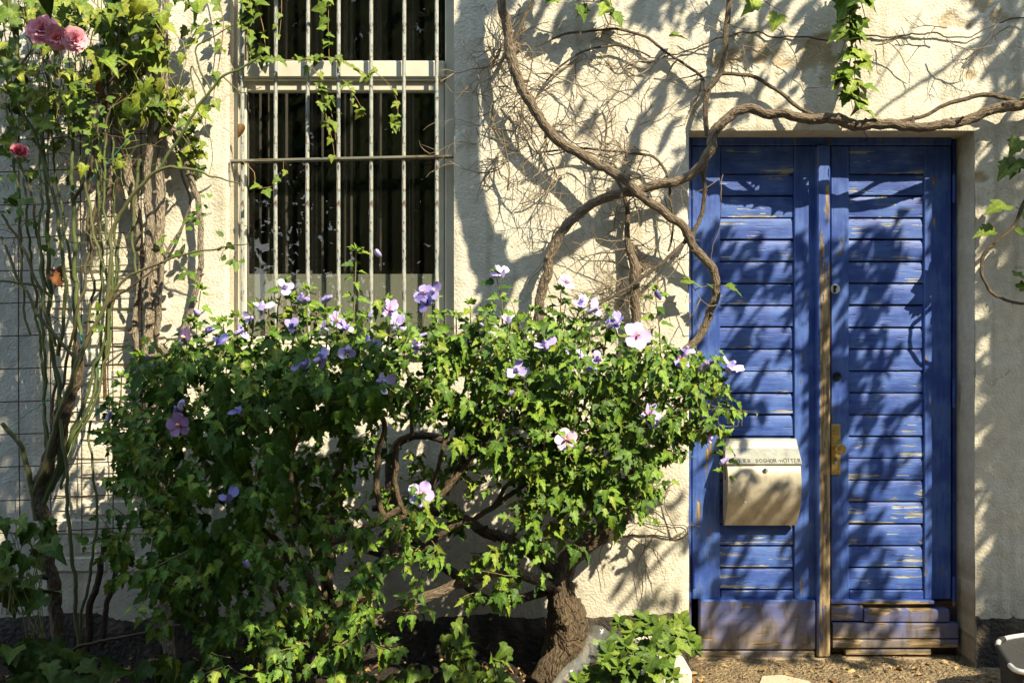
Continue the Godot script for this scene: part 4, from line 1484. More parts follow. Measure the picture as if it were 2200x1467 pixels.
func climbing_rose() -> void:
	var o := thing("climbing_rose", "climbing rose with pink blooms and thorny green canes on the trellis", "rose bush", P(100, 1400, 0.2))
	var old := Color(0.20, 0.15, 0.10)
	var green := Color(0.075, 0.105, 0.028)
	var olive := Color(0.105, 0.095, 0.042)
	var purple := Color(0.07, 0.045, 0.03)
	stem(o, "trunk", [[125, 1380, 0.2, 0.026], [112, 1250, 0.2, 0.026], [98, 1130, 0.2, 0.025], [85, 1060, 0.2, 0.026], [95, 1000, 0.2, 0.026], [130, 920, 0.2, 0.024], [155, 840, 0.2, 0.02], [170, 790, 0.2, 0.02], [165, 740, 0.2, 0.012]], 14, 0.18, 0.02, old)
	for q in [
		[[78, 1120, 0.22, 0.012], [70, 1050, 0.22, 0.011], [40, 960, 0.24, 0.010], [5, 910, 0.26, 0.008]],
		[[75, 1060, 0.22, 0.011], [110, 950, 0.23, 0.011], [140, 850, 0.24, 0.010], [190, 720, 0.25, 0.009], [225, 660, 0.26, 0.008], [235, 560, 0.28, 0.008], [242, 490, 0.28, 0.0075], [280, 420, 0.3, 0.0075], [340, 365, 0.32, 0.007], [400, 360, 0.33, 0.006], [455, 375, 0.34, 0.004], [515, 398, 0.34, 0.002]],
		[[225, 660, 0.26, 0.007], [265, 600, 0.26, 0.006], [310, 575, 0.27, 0.005], [420, 540, 0.28, 0.004], [530, 525, 0.3, 0.002]],
		[[235, 650, 0.26, 0.006], [300, 600, 0.27, 0.004], [345, 570, 0.27, 0.003]],
		[[340, 365, 0.32, 0.006], [390, 280, 0.34, 0.006], [440, 210, 0.35, 0.0055], [480, 165, 0.36, 0.005], [560, 120, 0.36, 0.003]],
		[[450, 195, 0.35, 0.004], [420, 110, 0.35, 0.0035], [440, 85, 0.35, 0.003], [500, 55, 0.36, 0.002]],
		[[440, 210, 0.35, 0.003], [415, 140, 0.34, 0.003], [412, 190, 0.33, 0.0025], [425, 240, 0.33, 0.002], [455, 320, 0.33, 0.0015], [450, 370, 0.33, 0.001]],
		[[480, 165, 0.36, 0.003], [520, 195, 0.36, 0.002], [560, 185, 0.36, 0.0015]],
		[[90, 1100, 0.21, 0.010], [125, 980, 0.2, 0.0095], [130, 860, 0.19, 0.009], [110, 740, 0.18, 0.009], [105, 600, 0.18, 0.009], [100, 440, 0.18, 0.008], [95, 330, 0.18, 0.008], [60, 200, 0.19, 0.007], [0, 105, 0.2, 0.006]],
		[[172, 720, 0.2, 0.009], [160, 600, 0.19, 0.009], [160, 490, 0.19, 0.0085], [155, 390, 0.19, 0.008], [155, 250, 0.19, 0.007], [150, 150, 0.2, 0.005]],
		[[160, 430, 0.2, 0.008], [190, 370, 0.21, 0.007], [200, 310, 0.22, 0.006], [205, 230, 0.22, 0.005], [240, 170, 0.23, 0.004], [300, 110, 0.24, 0.003]],
		[[125, 760, 0.2, 0.008], [140, 640, 0.21, 0.0075], [130, 520, 0.22, 0.007], [118, 440, 0.22, 0.007], [90, 330, 0.22, 0.0065], [40, 225, 0.23, 0.006], [0, 190, 0.23, 0.005]],
		[[225, 760, 0.23, 0.007], [235, 640, 0.24, 0.006], [205, 520, 0.24, 0.006], [195, 450, 0.24, 0.0055], [180, 370, 0.24, 0.006], [195, 290, 0.25, 0.004]],
		[[170, 780, 0.22, 0.007], [100, 700, 0.23, 0.007], [45, 610, 0.24, 0.006], [0, 505, 0.25, 0.005]],
		[[120, 740, 0.22, 0.006], [60, 560, 0.23, 0.0055], [0, 460, 0.24, 0.005]],
		[[110, 640, 0.21, 0.006], [60, 610, 0.22, 0.005], [-20, 600, 0.24, 0.004]],
		[[20, -30, 0.22, 0.006], [22, 40, 0.22, 0.006], [35, 100, 0.22, 0.006], [30, 145, 0.22, 0.006]],
		[[30, 145, 0.22, 0.006], [60, 120, 0.23, 0.005], [78, 75, 0.24, 0.004]],
		[[108, -20, 0.24, 0.006], [95, 40, 0.24, 0.005], [90, 60, 0.25, 0.004]],
		[[165, 130, 0.25, 0.003], [155, 150, 0.24, 0.003], [150, 250, 0.22, 0.005]],
		[[300, 340, 0.16, 0.007], [286, 430, 0.16, 0.007], [285, 560, 0.15, 0.006], [300, 600, 0.15, 0.006]],
		[[130, 900, 0.24, 0.007], [138, 1000, 0.25, 0.007], [145, 1120, 0.26, 0.0075], [160, 1250, 0.27, 0.008], [168, 1400, 0.28, 0.008]],
		[[192, 900, 0.2, 0.005], [195, 1000, 0.21, 0.005], [207, 1100, 0.22, 0.0055], [195, 1200, 0.24, 0.006], [165, 1400, 0.26, 0.006]],
		[[62, 720, 0.22, 0.005], [48, 640, 0.22, 0.005], [45, 560, 0.22, 0.005], [36, 420, 0.22, 0.006], [28, 340, 0.22, 0.005]],
		[[150, 1395, 0.33, 0.006], [260, 1370, 0.35, 0.006], [380, 1345, 0.37, 0.005], [450, 1352, 0.4, 0.004]]]:
		var dead: bool = rng.randf() < 0.3
		var col := green.lerp(olive, rng.randf())
		stem(o, "cane", q, 7, 0.08, 0.014, purple if dead else col, M.stem)
	# more canes up through the mesh
	for k in 9:
		var x := 80.0 + k * 21.0 + rf(-12, 12)
		var top := rf(-40, 230)
		var lean := rf(-150, 150)
		stem(o, "cane", [[rf(95, 130), rf(1010, 1060), 0.2, rf(0.005, 0.0075)], [lerpf(112, x, 0.7), 840, rf(0.16, 0.22), 0.006], [x + lean * 0.2 + rf(-15, 15), 640, rf(0.12, 0.26), 0.0055], [x + lean * 0.55 + rf(-20, 20), 420, rf(0.12, 0.26), 0.005], [x + lean + rf(-25, 25), top, rf(0.12, 0.26), 0.003]], 6, 0.08, 0.02, purple.lerp(olive, rng.randf()) if rng.randf() < 0.5 else green, M.stem)
	var m := MB.new()
	m.col = Color(0.14, 0.07, 0.04)
	for k in 40:
		var y := rf(150, 700)
		twig(m, P(rf(0, 320), y, rf(0.12, 0.28)), Vector3(rf(-1, 1), rf(-0.2, 1), rf(-0.2, 0.4)), rf(0.08, 0.25), rf(0.001, 0.0022), 1)
	m.col = Color(0.15, 0.17, 0.05)
	for k in 70:
		var y := rf(60, 640)
		twig(m, P(rf(0, 320), y, rf(0.12, 0.3)), Vector3(rf(-1, 1), rf(-0.4, 1), rf(-0.2, 0.4)), rf(0.08, 0.22), rf(0.001, 0.002), 1)
	# leaflets in sprays
	var kinds := leaf_kinds(OVATE, [[0.11, 0.19, 0.035], [0.16, 0.24, 0.04], [0.08, 0.15, 0.03]], 3, 0.3, 0.3)
	var list := []
	var sprays := [[110, 120, 0.26], [140, 140, 0.27], [60, 160, 0.25], [170, 170, 0.24], [200, 230, 0.26], [150, 290, 0.25], [205, 270, 0.26], [40, 440, 0.24], [55, 450, 0.24], [95, 475, 0.22], [185, 320, 0.22], [15, 465, 0.26], [25, 300, 0.25], [10, 400, 0.26], [240, 690, 0.2], [100, 540, 0.2], [210, 200, 0.28], [90, 260, 0.26], [420, 495, 0.2], [345, 545, 0.22], [352, 565, 0.24], [405, 560, 0.24], [425, 580, 0.22], [470, 560, 0.24], [515, 560, 0.28], [240, 695, 0.2], [415, 465, 0.15], [435, 490, 0.14], [60, 230, 0.27], [130, 60, 0.28]]
	for q in sprays:
		shoot(list, m, P(q[0], q[1], q[2]), Vector3(rf(-0.8, 0.8), rf(-0.2, 0.9), 0.4), rf(0.06, 0.12), 5, 0.046, kinds.size(), 0.4, 0.0012)
	put_leaves(o, list, kinds, M.leaf, 200)
	part(o, "fine_twigs", m, M.stem, Transform3D(), true)
	var pink := Color(0.92, 0.26, 0.38)
	rose(o, P(92, 66, 0.42), 0.048, pink, Vector3(0.2, 0.1, 1))
	rose(o, P(125, 80, 0.43), 0.041, pink, Vector3(0.1, -0.5, 1))
	rose(o, P(158, 86, 0.42), 0.041, Color(0.92, 0.36, 0.46), Vector3(0.5, -0.2, 1))
	rose(o, P(40, 330, 0.4), 0.041, Color(0.85, 0.07, 0.14), Vector3(0.4, 0.5, 0.6), 0.9)
	# dead brown leaves caught in the canes
	var brown := leaf_kinds(GRAPE, [[0.16, 0.05, 0.02], [0.22, 0.09, 0.03]], 2, 0.9, 1.4)
	list = []
	for q in [[118, 580, 0.2], [135, 600, 0.2], [108, 590, 0.22], [232, 152, 0.2], [235, 215, 0.2], [260, 210, 0.2], [222, 185, 0.2]]:
		list.append([leaf_at(P(q[0], q[1], q[2]), Vector3(rf(-1, 1), -0.6, 0.2), Vector3(0.4, 0.5, 0.8), 0.05), rng.randi()])
	put_leaves(o, list, brown, M.litter, 20, "dead_leaf")
	# green garden twine that ties the canes
	for q in [[[280, 290, 0.2], [205, 375, 0.2]], [[205, 375, 0.2], [125, 430, 0.2]], [[75, 420, 0.2], [28, 345, 0.2]], [[28, 345, 0.22], [42, 510, 0.22]], [[108, 852, 0.22], [60, 885, 0.24]], [[60, 885, 0.24], [8, 925, 0.26]], [[170, 710, 0.22], [176, 735, 0.24]], [[176, 735, 0.24], [170, 750, 0.24]], [[186, 750, 0.22], [220, 775, 0.2]], [[212, 775, 0.2], [210, 815, 0.2]]]:
		var t := MB.new()
		var s := spline([[q[0][0], q[0][1], q[0][2], 0.0016], [(q[0][0] + q[1][0]) * 0.5, (q[0][1] + q[1][1]) * 0.5 + 3, q[0][2], 0.0016], [q[1][0], q[1][1], q[1][2], 0.0016]], 0.02)
		t.tube(s[0], s[1], 4)
		part(o, "twine", t, M.twine)
	# a loose stick hung on the mesh and two sawn stumps
	m = MB.new()
	m.col = Color(0.30, 0.16, 0.075)
	var s := spline([[221, 735, 0.08, 0.007], [223, 790, 0.08, 0.008], [225, 858, 0.08, 0.0075]], 0.03)
	m.tube(s[0], s[1], 7)
	part(thing("hanging_stick", "reddish brown stick hung upright on the wire trellis", "stick", P(223, 790, 0.08)), "stick", m, M.bark)
	var labels := ["sawn off stem with a pale cut top, left of two behind the shrub", "sawn off stem leaning right, nearest the shrub by the trellis foot"]
	for k in 2:
		var pts: Array = [[[180, 1420, 0.2, 0.014], [205, 1250, 0.18, 0.013], [228, 1145, 0.2, 0.012]], [[215, 1400, 0.2, 0.012], [240, 1250, 0.2, 0.010], [262, 1148, 0.22, 0.009]]][k]
		var g := thing("cut_stem", labels[k], "stump", P(pts[0][0], pts[0][1], pts[0][2]))
		stem(g, "stem", pts, 12, 0.12, 0.02, Color(0.12, 0.075, 0.045))
		var c := MB.new()
		c.col = Color(0.5, 0.33, 0.16)
		var e := P(pts[2][0], pts[2][1] - 3, pts[2][2])
		c.lathe(e, Vector3(0.2, 0.8, 0.6), [[pts[2][3] * 0.9, 0.0], [pts[2][3] * 0.85, 0.004], [0.0, 0.005]], 12)
		part(g, "cut_face", c, M.bark)


func window_creeper() -> void:
	var o := thing("window_creeper", "light green creeper trailing across the window transom and down the glass", "creeper", P(520, 0, 0.03))
	var m := MB.new()
	m.col = Color(0.26, 0.17, 0.07)
	var kinds := leaf_kinds(CREEPER, [[0.16, 0.24, 0.035], [0.12, 0.20, 0.03], [0.20, 0.27, 0.04]], 3, 0.3, 0.4)
	var list := []
	# [[path], number of leaves, size]
	for q in [
		[[[455, -50, 0.05, 0.0025], [478, 40, 0.06, 0.002], [470, 130, 0.06, 0.002], [455, 230, 0.06, 0.0012]], 18, 0.045],
		[[[520, -60, 0.03, 0.003], [528, 60, 0.03, 0.003], [545, 115, 0.02, 0.003], [600, 128, 0.015, 0.003], [660, 128, 0.01, 0.003], [720, 125, 0.01, 0.003], [775, 150, 0.01, 0.002], [790, 165, 0.01, 0.0015]], 58, 0.046],
		[[[530, -40, 0.02, 0.002], [560, 40, 0.0, 0.002], [570, 100, 0.0, 0.002]], 18, 0.05],
		[[[540, -40, 0.02, 0.002], [535, 40, 0.04, 0.002], [530, 110, 0.04, 0.002]], 20, 0.055],
		[[[602, -60, 0.01, 0.0018], [605, 20, 0.01, 0.0015], [600, 80, 0.01, 0.001]], 7, 0.04],
		[[[705, -60, -0.01, 0.0018], [705, 60, -0.01, 0.0015], [708, 130, 0.0, 0.001]], 13, 0.052],
		[[[670, 145, 0.02, 0.002], [688, 175, 0.02, 0.002], [698, 240, 0.02, 0.0016], [712, 300, 0.02, 0.0012], [718, 335, 0.02, 0.001]], 15, 0.05],
		[[[735, 170, 0.015, 0.0018], [755, 195, 0.015, 0.0015], [775, 230, 0.015, 0.001], [785, 245, 0.015, 0.0008]], 9, 0.04],
		[[[800, 150, 0.015, 0.0018], [835, 180, 0.015, 0.0015], [852, 220, 0.015, 0.0012], [855, 275, 0.015, 0.0008]], 14, 0.04],
		[[[700, 200, -0.02, 0.0018], [715, 260, -0.02, 0.0015], [720, 300, -0.02, 0.001]], 7, 0.05],
		[[[520, 345, 0.02, 0.0018], [545, 370, 0.03, 0.0016], [552, 405, 0.03, 0.0016], [600, 392, 0.02, 0.0014], [608, 345, 0.02, 0.001]], 4, 0.045],
		[[[1010, 300, 0.02, 0.001], [1000, 280, 0.02, 0.001]], 0, 0.03]]:
		m = MB.new()
		m.col = Color(0.26, 0.17, 0.07)
		var s := spline(q[0], 0.02, 0.006)
		m.tube(s[0], s[1], 4)
		part(o, "runner", m, M.stem)
		for k in q[1]:
			var at: Vector3 = s[0][rng.randi() % s[0].size()]
			var tip := Vector3(rf(-0.8, 0.8), rf(-1.1, 0.2), rf(0.0, 0.8))
			at += Vector3(rf(-0.015, 0.015), rf(-0.012, 0.012), rf(0.0, 0.02))
			list.append([leaf_at(at, tip, SUN.normalized() + Vector3(0, 0.3, 0.3) + rv(0.4), q[2] * rf(0.55, 1.15)), rng.randi()])
	put_leaves(o, list, kinds, M.leaf, 300)
	var dry := leaf_kinds(OVATE, [[0.2, 0.11, 0.045]], 1, 1.2, 1.5)
	var g := thing("dry_leaf", "curled dry brown leaf hanging at the left window frame", "leaf", P(513, 268, 0.03))
	part(g, "blade", dry[0].mesh, M.litter, leaf_at(P(515, 265, 0.03), Vector3(0.1, -1, 0.1), Vector3(0.5, 0.2, 0.8), 0.05))
	m = MB.new()
	m.col = Color(0.2, 0.12, 0.06)
	var s := spline([[480, 264, 0.01, 0.0008], [500, 264, 0.02, 0.0008], [514, 268, 0.03, 0.0008]], 0.01)
	m.tube(s[0], s[1], 4)
	part(g, "stalk", m, M.stem)


func hanging_plants() -> void:
	var o := thing("hanging_creeper", "bunch of creeper shoots hanging from above over the door lintel", "creeper", P(1825, -20, 0.08))
	var m: MB
	var kinds := leaf_kinds(GRAPE, [[0.2, 0.31, 0.04], [0.15, 0.26, 0.035], [0.26, 0.36, 0.05]], 3, 0.3, 0.4)
	var list := []
	for q in [[[[1822, -60, 0.08, 0.004], [1826, 60, 0.09, 0.0035], [1830, 120, 0.09, 0.003], [1822, 180, 0.09, 0.002], [1835, 235, 0.09, 0.001]], 20], [[[1830, -60, 0.1, 0.002], [1812, 90, 0.1, 0.002], [1800, 130, 0.1, 0.002], [1805, 165, 0.1, 0.0015], [1795, 175, 0.1, 0.001]], 12], [[[1828, 60, 0.1, 0.002], [1840, 110, 0.1, 0.002], [1838, 160, 0.1, 0.0018], [1846, 215, 0.1, 0.001]], 14], [[[1820, -60, 0.1, 0.002], [1850, 10, 0.1, 0.002], [1860, 40, 0.1, 0.0015]], 14], [[[1150, -60, 0.08, 0.002], [1200, -10, 0.09, 0.002], [1290, 5, 0.09, 0.001]], 8], [[[1290, -60, 0.08, 0.002], [1310, 0, 0.09, 0.002], [1325, 40, 0.09, 0.001]], 5], [[[1560, -60, 0.08, 0.003], [1630, -10, 0.1, 0.002], [1680, 25, 0.1, 0.001]], 7]]:
		m = MB.new()
		m.col = Color(0.22, 0.14, 0.07)
		var s := spline(q[0], 0.02, 0.012)
		m.tube(s[0], s[1], 5)
		part(o, "shoot", m, M.stem)
		for k in q[1]:
			var at: Vector3 = s[0][int((k + rng.randf()) / q[1] * (s[0].size() - 1))]
			var tip := Vector3(rf(-0.9, 0.9), rf(-0.8, 0.1), rf(0.0, 0.6))
			list.append([leaf_at(at + tip.normalized() * 0.02, tip, SUN.normalized() + Vector3(0, 0.4, 0.2) + rv(0.35), rf(0.045, 0.095)), rng.randi()])
	put_leaves(o, list, kinds, M.leaf, 100)


# ---- the shrub ----
func petal(m: MB, at: Vector3, face: Vector3, out: Vector3, size: float, tone: Color, heart: Color, cup: float, ph: float) -> void:
	var side := face.cross(out)
	for j in 6:
		var t := j / 5.0
		for i in 5:
			var q := (i - 2) / 2.0
			var width := (0.12 + 0.88 * sin(minf(1.0, t * 1.12) * PI * 0.62)) * 0.46 * (1.0 - 0.25 * pow(t, 6.0))
			var ruff := 0.085 * sin(q * 6.0 + ph * 3.0) * t * t
			var rad := t * (1.0 - 0.14 * q * q * t)
			var lift := cup * t * t * (1.0 - 0.5 * t) + 0.1 * (1.0 - t) * t + ruff + 0.08 * q * t
			var h := smoothstep(0.36, 0.08, t)
			m.col = tone.lerp(heart, h).lerp(Color(tone.r * 1.1, tone.g * 1.1, tone.b * 1.06), t * 0.4)
			m.add(at + (out * rad + side * q * width + face * lift) * size, face, Vector2(q, t))
	for j in 5:
		for i in 4:
			var b := j * 5 + i
			m.tri(b, b + 1, b + 6)
			m.tri(b, b + 6, b + 5)
	m.renormal()


func open_flower(o: Node3D, at: Vector3, face: Vector3, size: float, tone: Color, heart: Color) -> void:
	var g := group_part(o, "flower", at)
	face = face.normalized()
	var u := face.cross(Vector3(0.1, 1, 0.05)).normalized()
	var w := u.cross(face)
	var a0 := rf(0, TAU)
	for k in 5:
		var a := a0 + TAU * k / 5.0 + rf(-0.12, 0.12)
		var m := MB.new()
		petal(m, at + face * 0.002 * k, face, u * cos(a) + w * sin(a), size * rf(0.92, 1.05), tone, heart, rf(0.15, 0.5), a)
		part(g, "petal", m, M.petal)
	var m := MB.new()
	m.col = Color(0.8, 0.7, 0.42)
	m.lathe(at, face, [[0.0025, 0.0], [0.0022, size * 0.25], [0.005, size * 0.3], [0.0048, size * 0.5], [0.002, size * 0.6], [0.0, size * 0.62]], 8)
	part(g, "stamen_column", m, M.petal)


func rolled_flower(o: Node3D, at: Vector3, dir: Vector3, size: float, tone: Color) -> void:
	var m := MB.new()
	m.col = tone
	dir = dir.normalized()
	m.lathe(at, dir, [[0.08 * size, 0.0], [0.2 * size, 0.15 * size], [0.23 * size, 0.4 * size], [0.17 * size, 0.75 * size], [0.13 * size, 0.95 * size], [0.02 * size, 1.05 * size]], 7)
	# crumpled: pinch the sides, flare one limp lobe
	for k in m.v.size():
		var w := vary.get_noise_3d(m.v[k].x * 2600.0, m.v[k].y * 2600.0, m.v[k].z * 2600.0)
		m.v[k] += m.n[k] * w * size * 0.22
	m.renormal()
	if rng.randf() < 0.6:
		var u := dir.cross(Vector3(0.3, 0.2, 0.9)).normalized()
		for k in 2 + rng.randi() % 2:
			var p := MB.new()
			petal(p, at + dir * size * 0.5, dir, u.rotated(dir, k * 2.1 + rf(0, 1)), size * rf(0.6, 0.95), tone, tone, rf(0.4, 1.0), rf(0, 6))
			m.take(p, Transform3D(), p.c)
	part(o, "closed_flower", m, M.petal)


func hibiscus() -> void:
	var o := thing("flowering_shrub", "large green shrub with lobed leaves and lavender flowers below the window", "shrub", P(690, 1467, 0.45))
	var tan := Color(0.30, 0.215, 0.12)
	for q in [
		[[735, 1420, 0.5, 0.02], [741, 1333, 0.52, 0.019], [800, 1270, 0.53, 0.018], [838, 1190, 0.53, 0.017], [867, 1103, 0.53, 0.015], [951, 1060, 0.52, 0.012], [1034, 951, 0.5, 0.009], [1100, 860, 0.48, 0.006]],
		[[838, 1140, 0.53, 0.011], [817, 1077, 0.55, 0.011], [812, 962, 0.56, 0.0105], [820, 899, 0.56, 0.010], [778, 836, 0.56, 0.009], [765, 780, 0.55, 0.006]],
		[[867, 1105, 0.54, 0.010], [854, 1035, 0.56, 0.0095], [854, 951, 0.56, 0.008], [880, 930, 0.55, 0.007], [886, 857, 0.54, 0.007], [872, 789, 0.52, 0.005]],
		[[679, 1192, 0.6, 0.010], [730, 1160, 0.6, 0.012], [773, 1139, 0.59, 0.013], [815, 1120, 0.57, 0.013], [860, 1095, 0.55, 0.012]],
		[[690, 1420, 0.55, 0.02], [684, 1286, 0.55, 0.017], [653, 1223, 0.56, 0.015], [621, 1160, 0.57, 0.013], [598, 1097, 0.58, 0.011], [564, 1003, 0.58, 0.010], [558, 951, 0.58, 0.009], [540, 860, 0.55, 0.006]],
		[[632, 1150, 0.58, 0.010], [630, 1108, 0.6, 0.010], [624, 1014, 0.6, 0.0095], [628, 961, 0.6, 0.009], [642, 935, 0.6, 0.008], [650, 860, 0.58, 0.006]],
		[[705, 1440, 0.4, 0.026], [702, 1301, 0.36, 0.025], [705, 1200, 0.34, 0.024], [712, 1066, 0.33, 0.021], [731, 1000, 0.33, 0.017], [750, 900, 0.35, 0.012], [760, 800, 0.4, 0.007]],
		[[664, 1460, 0.6, 0.017], [640, 1400, 0.62, 0.017], [611, 1343, 0.63, 0.015], [590, 1280, 0.64, 0.013], [570, 1200, 0.64, 0.010], [500, 1080, 0.6, 0.008]],
		[[548, 1460, 0.66, 0.010], [535, 1380, 0.68, 0.010], [527, 1338, 0.68, 0.009], [511, 1249, 0.66, 0.008], [505, 1150, 0.66, 0.006]],
		[[905, 1085, 0.5, 0.008], [935, 1035, 0.5, 0.008], [956, 951, 0.5, 0.0075], [972, 888, 0.5, 0.007], [1005, 820, 0.48, 0.005], [1030, 750, 0.46, 0.004]],
		[[960, 1040, 0.5, 0.007], [1010, 960, 0.5, 0.007], [1030, 909, 0.5, 0.007], [1036, 773, 0.48, 0.005], [1050, 700, 0.45, 0.004]],
		[[700, 1300, 0.4, 0.018], [620, 1200, 0.42, 0.014], [520, 1080, 0.46, 0.011], [420, 960, 0.5, 0.008], [340, 860, 0.5, 0.006]],
		[[705, 1250, 0.38, 0.014], [640, 1080, 0.4, 0.012], [560, 930, 0.42, 0.009], [480, 800, 0.42, 0.006]],
		[[720, 1300, 0.42, 0.015], [900, 1180, 0.45, 0.012], [1050, 1090, 0.46, 0.010], [1180, 1000, 0.46, 0.008], [1320, 920, 0.44, 0.006], [1450, 870, 0.4, 0.004]],
		[[1050, 1090, 0.46, 0.008], [1150, 960, 0.44, 0.007], [1230, 840, 0.42, 0.005], [1290, 750, 0.4, 0.004]],
		[[1090, 1180, 0.5, 0.007], [1130, 1080, 0.5, 0.006], [1180, 950, 0.48, 0.005], [1220, 880, 0.48, 0.004]],
		[[640, 1380, 0.62, 0.011], [625, 1330, 0.66, 0.010], [600, 1260, 0.68, 0.008]]]:
		stem(o, "stem", q, 9, 0.1, 0.018, tan.lerp(Color(0.2, 0.15, 0.09), rng.randf()), M.bark)
	for q in [[830, 1188, 0.56, 0.020], [742, 1338, 0.56, 0.019], [852, 1192, 0.55, 0.014]]:
		var c := MB.new()
		c.col = Color(0.42, 0.30, 0.16)
		c.lathe(P(q[0], q[1], q[2] - 0.02), Vector3(rf(-0.4, 0.6), rf(-0.4, 0.2), 1), [[q[3] * 0.7, 0.0], [q[3] * 0.8, 0.03], [q[3] * 0.6, 0.036], [0.0, 0.037]], 10)
		part(o, "cut_stub", c, M.bark)
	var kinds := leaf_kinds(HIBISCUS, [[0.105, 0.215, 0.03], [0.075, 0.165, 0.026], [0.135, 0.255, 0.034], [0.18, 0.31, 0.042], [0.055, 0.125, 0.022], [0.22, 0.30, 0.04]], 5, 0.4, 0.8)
	var list := []
	var tw := MB.new()
	tw.col = Color(0.17, 0.15, 0.055)
	# where the shoots grow: [px, py, rx, ry, z0, z1, shoots]
	for q in [[430, 830, 120, 75, 0.3, 0.7, 36], [320, 900, 60, 90, 0.4, 0.7, 22], [400, 990, 110, 110, 0.4, 0.85, 46], [560, 805, 120, 65, 0.25, 0.75, 40], [720, 800, 120, 65, 0.25, 0.75, 42], [870, 795, 110, 70, 0.25, 0.7, 42], [1010, 790, 90, 70, 0.25, 0.65, 26], [1140, 800, 110, 85, 0.22, 0.6, 46], [1270, 850, 140, 110, 0.22, 0.65, 74], [1400, 890, 95, 110, 0.22, 0.62, 52], [1478, 860, 55, 75, 0.2, 0.5, 22], [1150, 920, 105, 80, 0.3, 0.65, 36], [1280, 1000, 105, 70, 0.3, 0.62, 38], [1190, 1060, 70, 60, 0.3, 0.6, 14], [1090, 980, 40, 60, 0.35, 0.6, 10], [460, 1120, 110, 110, 0.45, 0.9, 44], [390, 1190, 50, 90, 0.5, 0.8, 14], [620, 870, 120, 50, 0.3, 0.8, 30], [800, 890, 90, 40, 0.3, 0.6, 16], [470, 1270, 95, 100, 0.5, 0.9, 32], [600, 1260, 50, 60, 0.62, 0.9, 10], [690, 1390, 75, 60, 0.62, 0.95, 16], [900, 1170, 40, 70, 0.6, 0.8, 9], [1070, 1230, 35, 60, 0.4, 0.6, 7], [1130, 1230, 35, 70, 0.42, 0.6, 7], [550, 1400, 100, 60, 0.6, 0.95, 20], [700, 1330, 40, 40, 0.64, 0.8, 5], [570, 1010, 50, 120, 0.4, 0.8, 16], [400, 1350, 60, 70, 0.5, 0.8, 9], [1290, 1075, 105, 45, 0.3, 0.6, 24], [1180, 1120, 60, 50, 0.35, 0.6, 12], [1000, 850, 60, 60, 0.3, 0.6, 12], [300, 1040, 40, 90, 0.4, 0.7, 12], [300, 1180, 50, 100, 0.45, 0.8, 12], [700, 960, 110, 70, 0.2, 0.5, 22], [640, 1130, 90, 100, 0.2, 0.5, 18], [820, 1020, 80, 90, 0.18, 0.4, 9], [960, 900, 60, 50, 0.25, 0.55, 12], [980, 1060, 50, 70, 0.25, 0.45, 7], [760, 1250, 70, 60, 0.2, 0.45, 8], [660, 1060, 70, 90, 0.5, 0.7, 10], [820, 1280, 60, 40, 0.6, 0.8, 6], [760, 1380, 60, 50, 0.6, 0.85, 10], [800, 1130, 120, 90, 0.25, 0.5, 14], [950, 1170, 70, 70, 0.3, 0.5, 9], [720, 1180, 70, 60, 0.6, 0.75, 7]]:
		for k in int(q[6] * 1.3):
			var a := rf(0, TAU)
			var rr := sqrt(rng.randf())
			var at := P(q[0] + cos(a) * rr * q[2], q[1] + sin(a) * rr * q[3], rf(q[4], q[5]))
			var dir := Vector3(cos(a) * 0.5, -sin(a) * 0.4 + 0.25, rf(0.1, 1.0)) + rv(0.25)
			shoot(list, tw, at, dir, rf(0.06, 0.13) if rng.randf() < 0.88 else rf(0.15, 0.22), 5 + rng.randi() % 5, rf(0.036, 0.07), kinds.size(), 0.9)
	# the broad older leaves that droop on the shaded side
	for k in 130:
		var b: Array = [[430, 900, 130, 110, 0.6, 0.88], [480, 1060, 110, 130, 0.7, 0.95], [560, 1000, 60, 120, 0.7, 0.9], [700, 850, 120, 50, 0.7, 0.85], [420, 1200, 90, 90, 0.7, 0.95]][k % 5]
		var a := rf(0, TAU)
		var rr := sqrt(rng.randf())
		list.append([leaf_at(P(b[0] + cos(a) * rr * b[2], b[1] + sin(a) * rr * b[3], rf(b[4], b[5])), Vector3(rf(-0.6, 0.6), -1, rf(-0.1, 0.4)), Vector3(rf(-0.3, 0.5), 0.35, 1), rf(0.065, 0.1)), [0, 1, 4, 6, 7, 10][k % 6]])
	# upright flowering shoots along the top: [px, py of the tip, length px, z]
	var tips := []
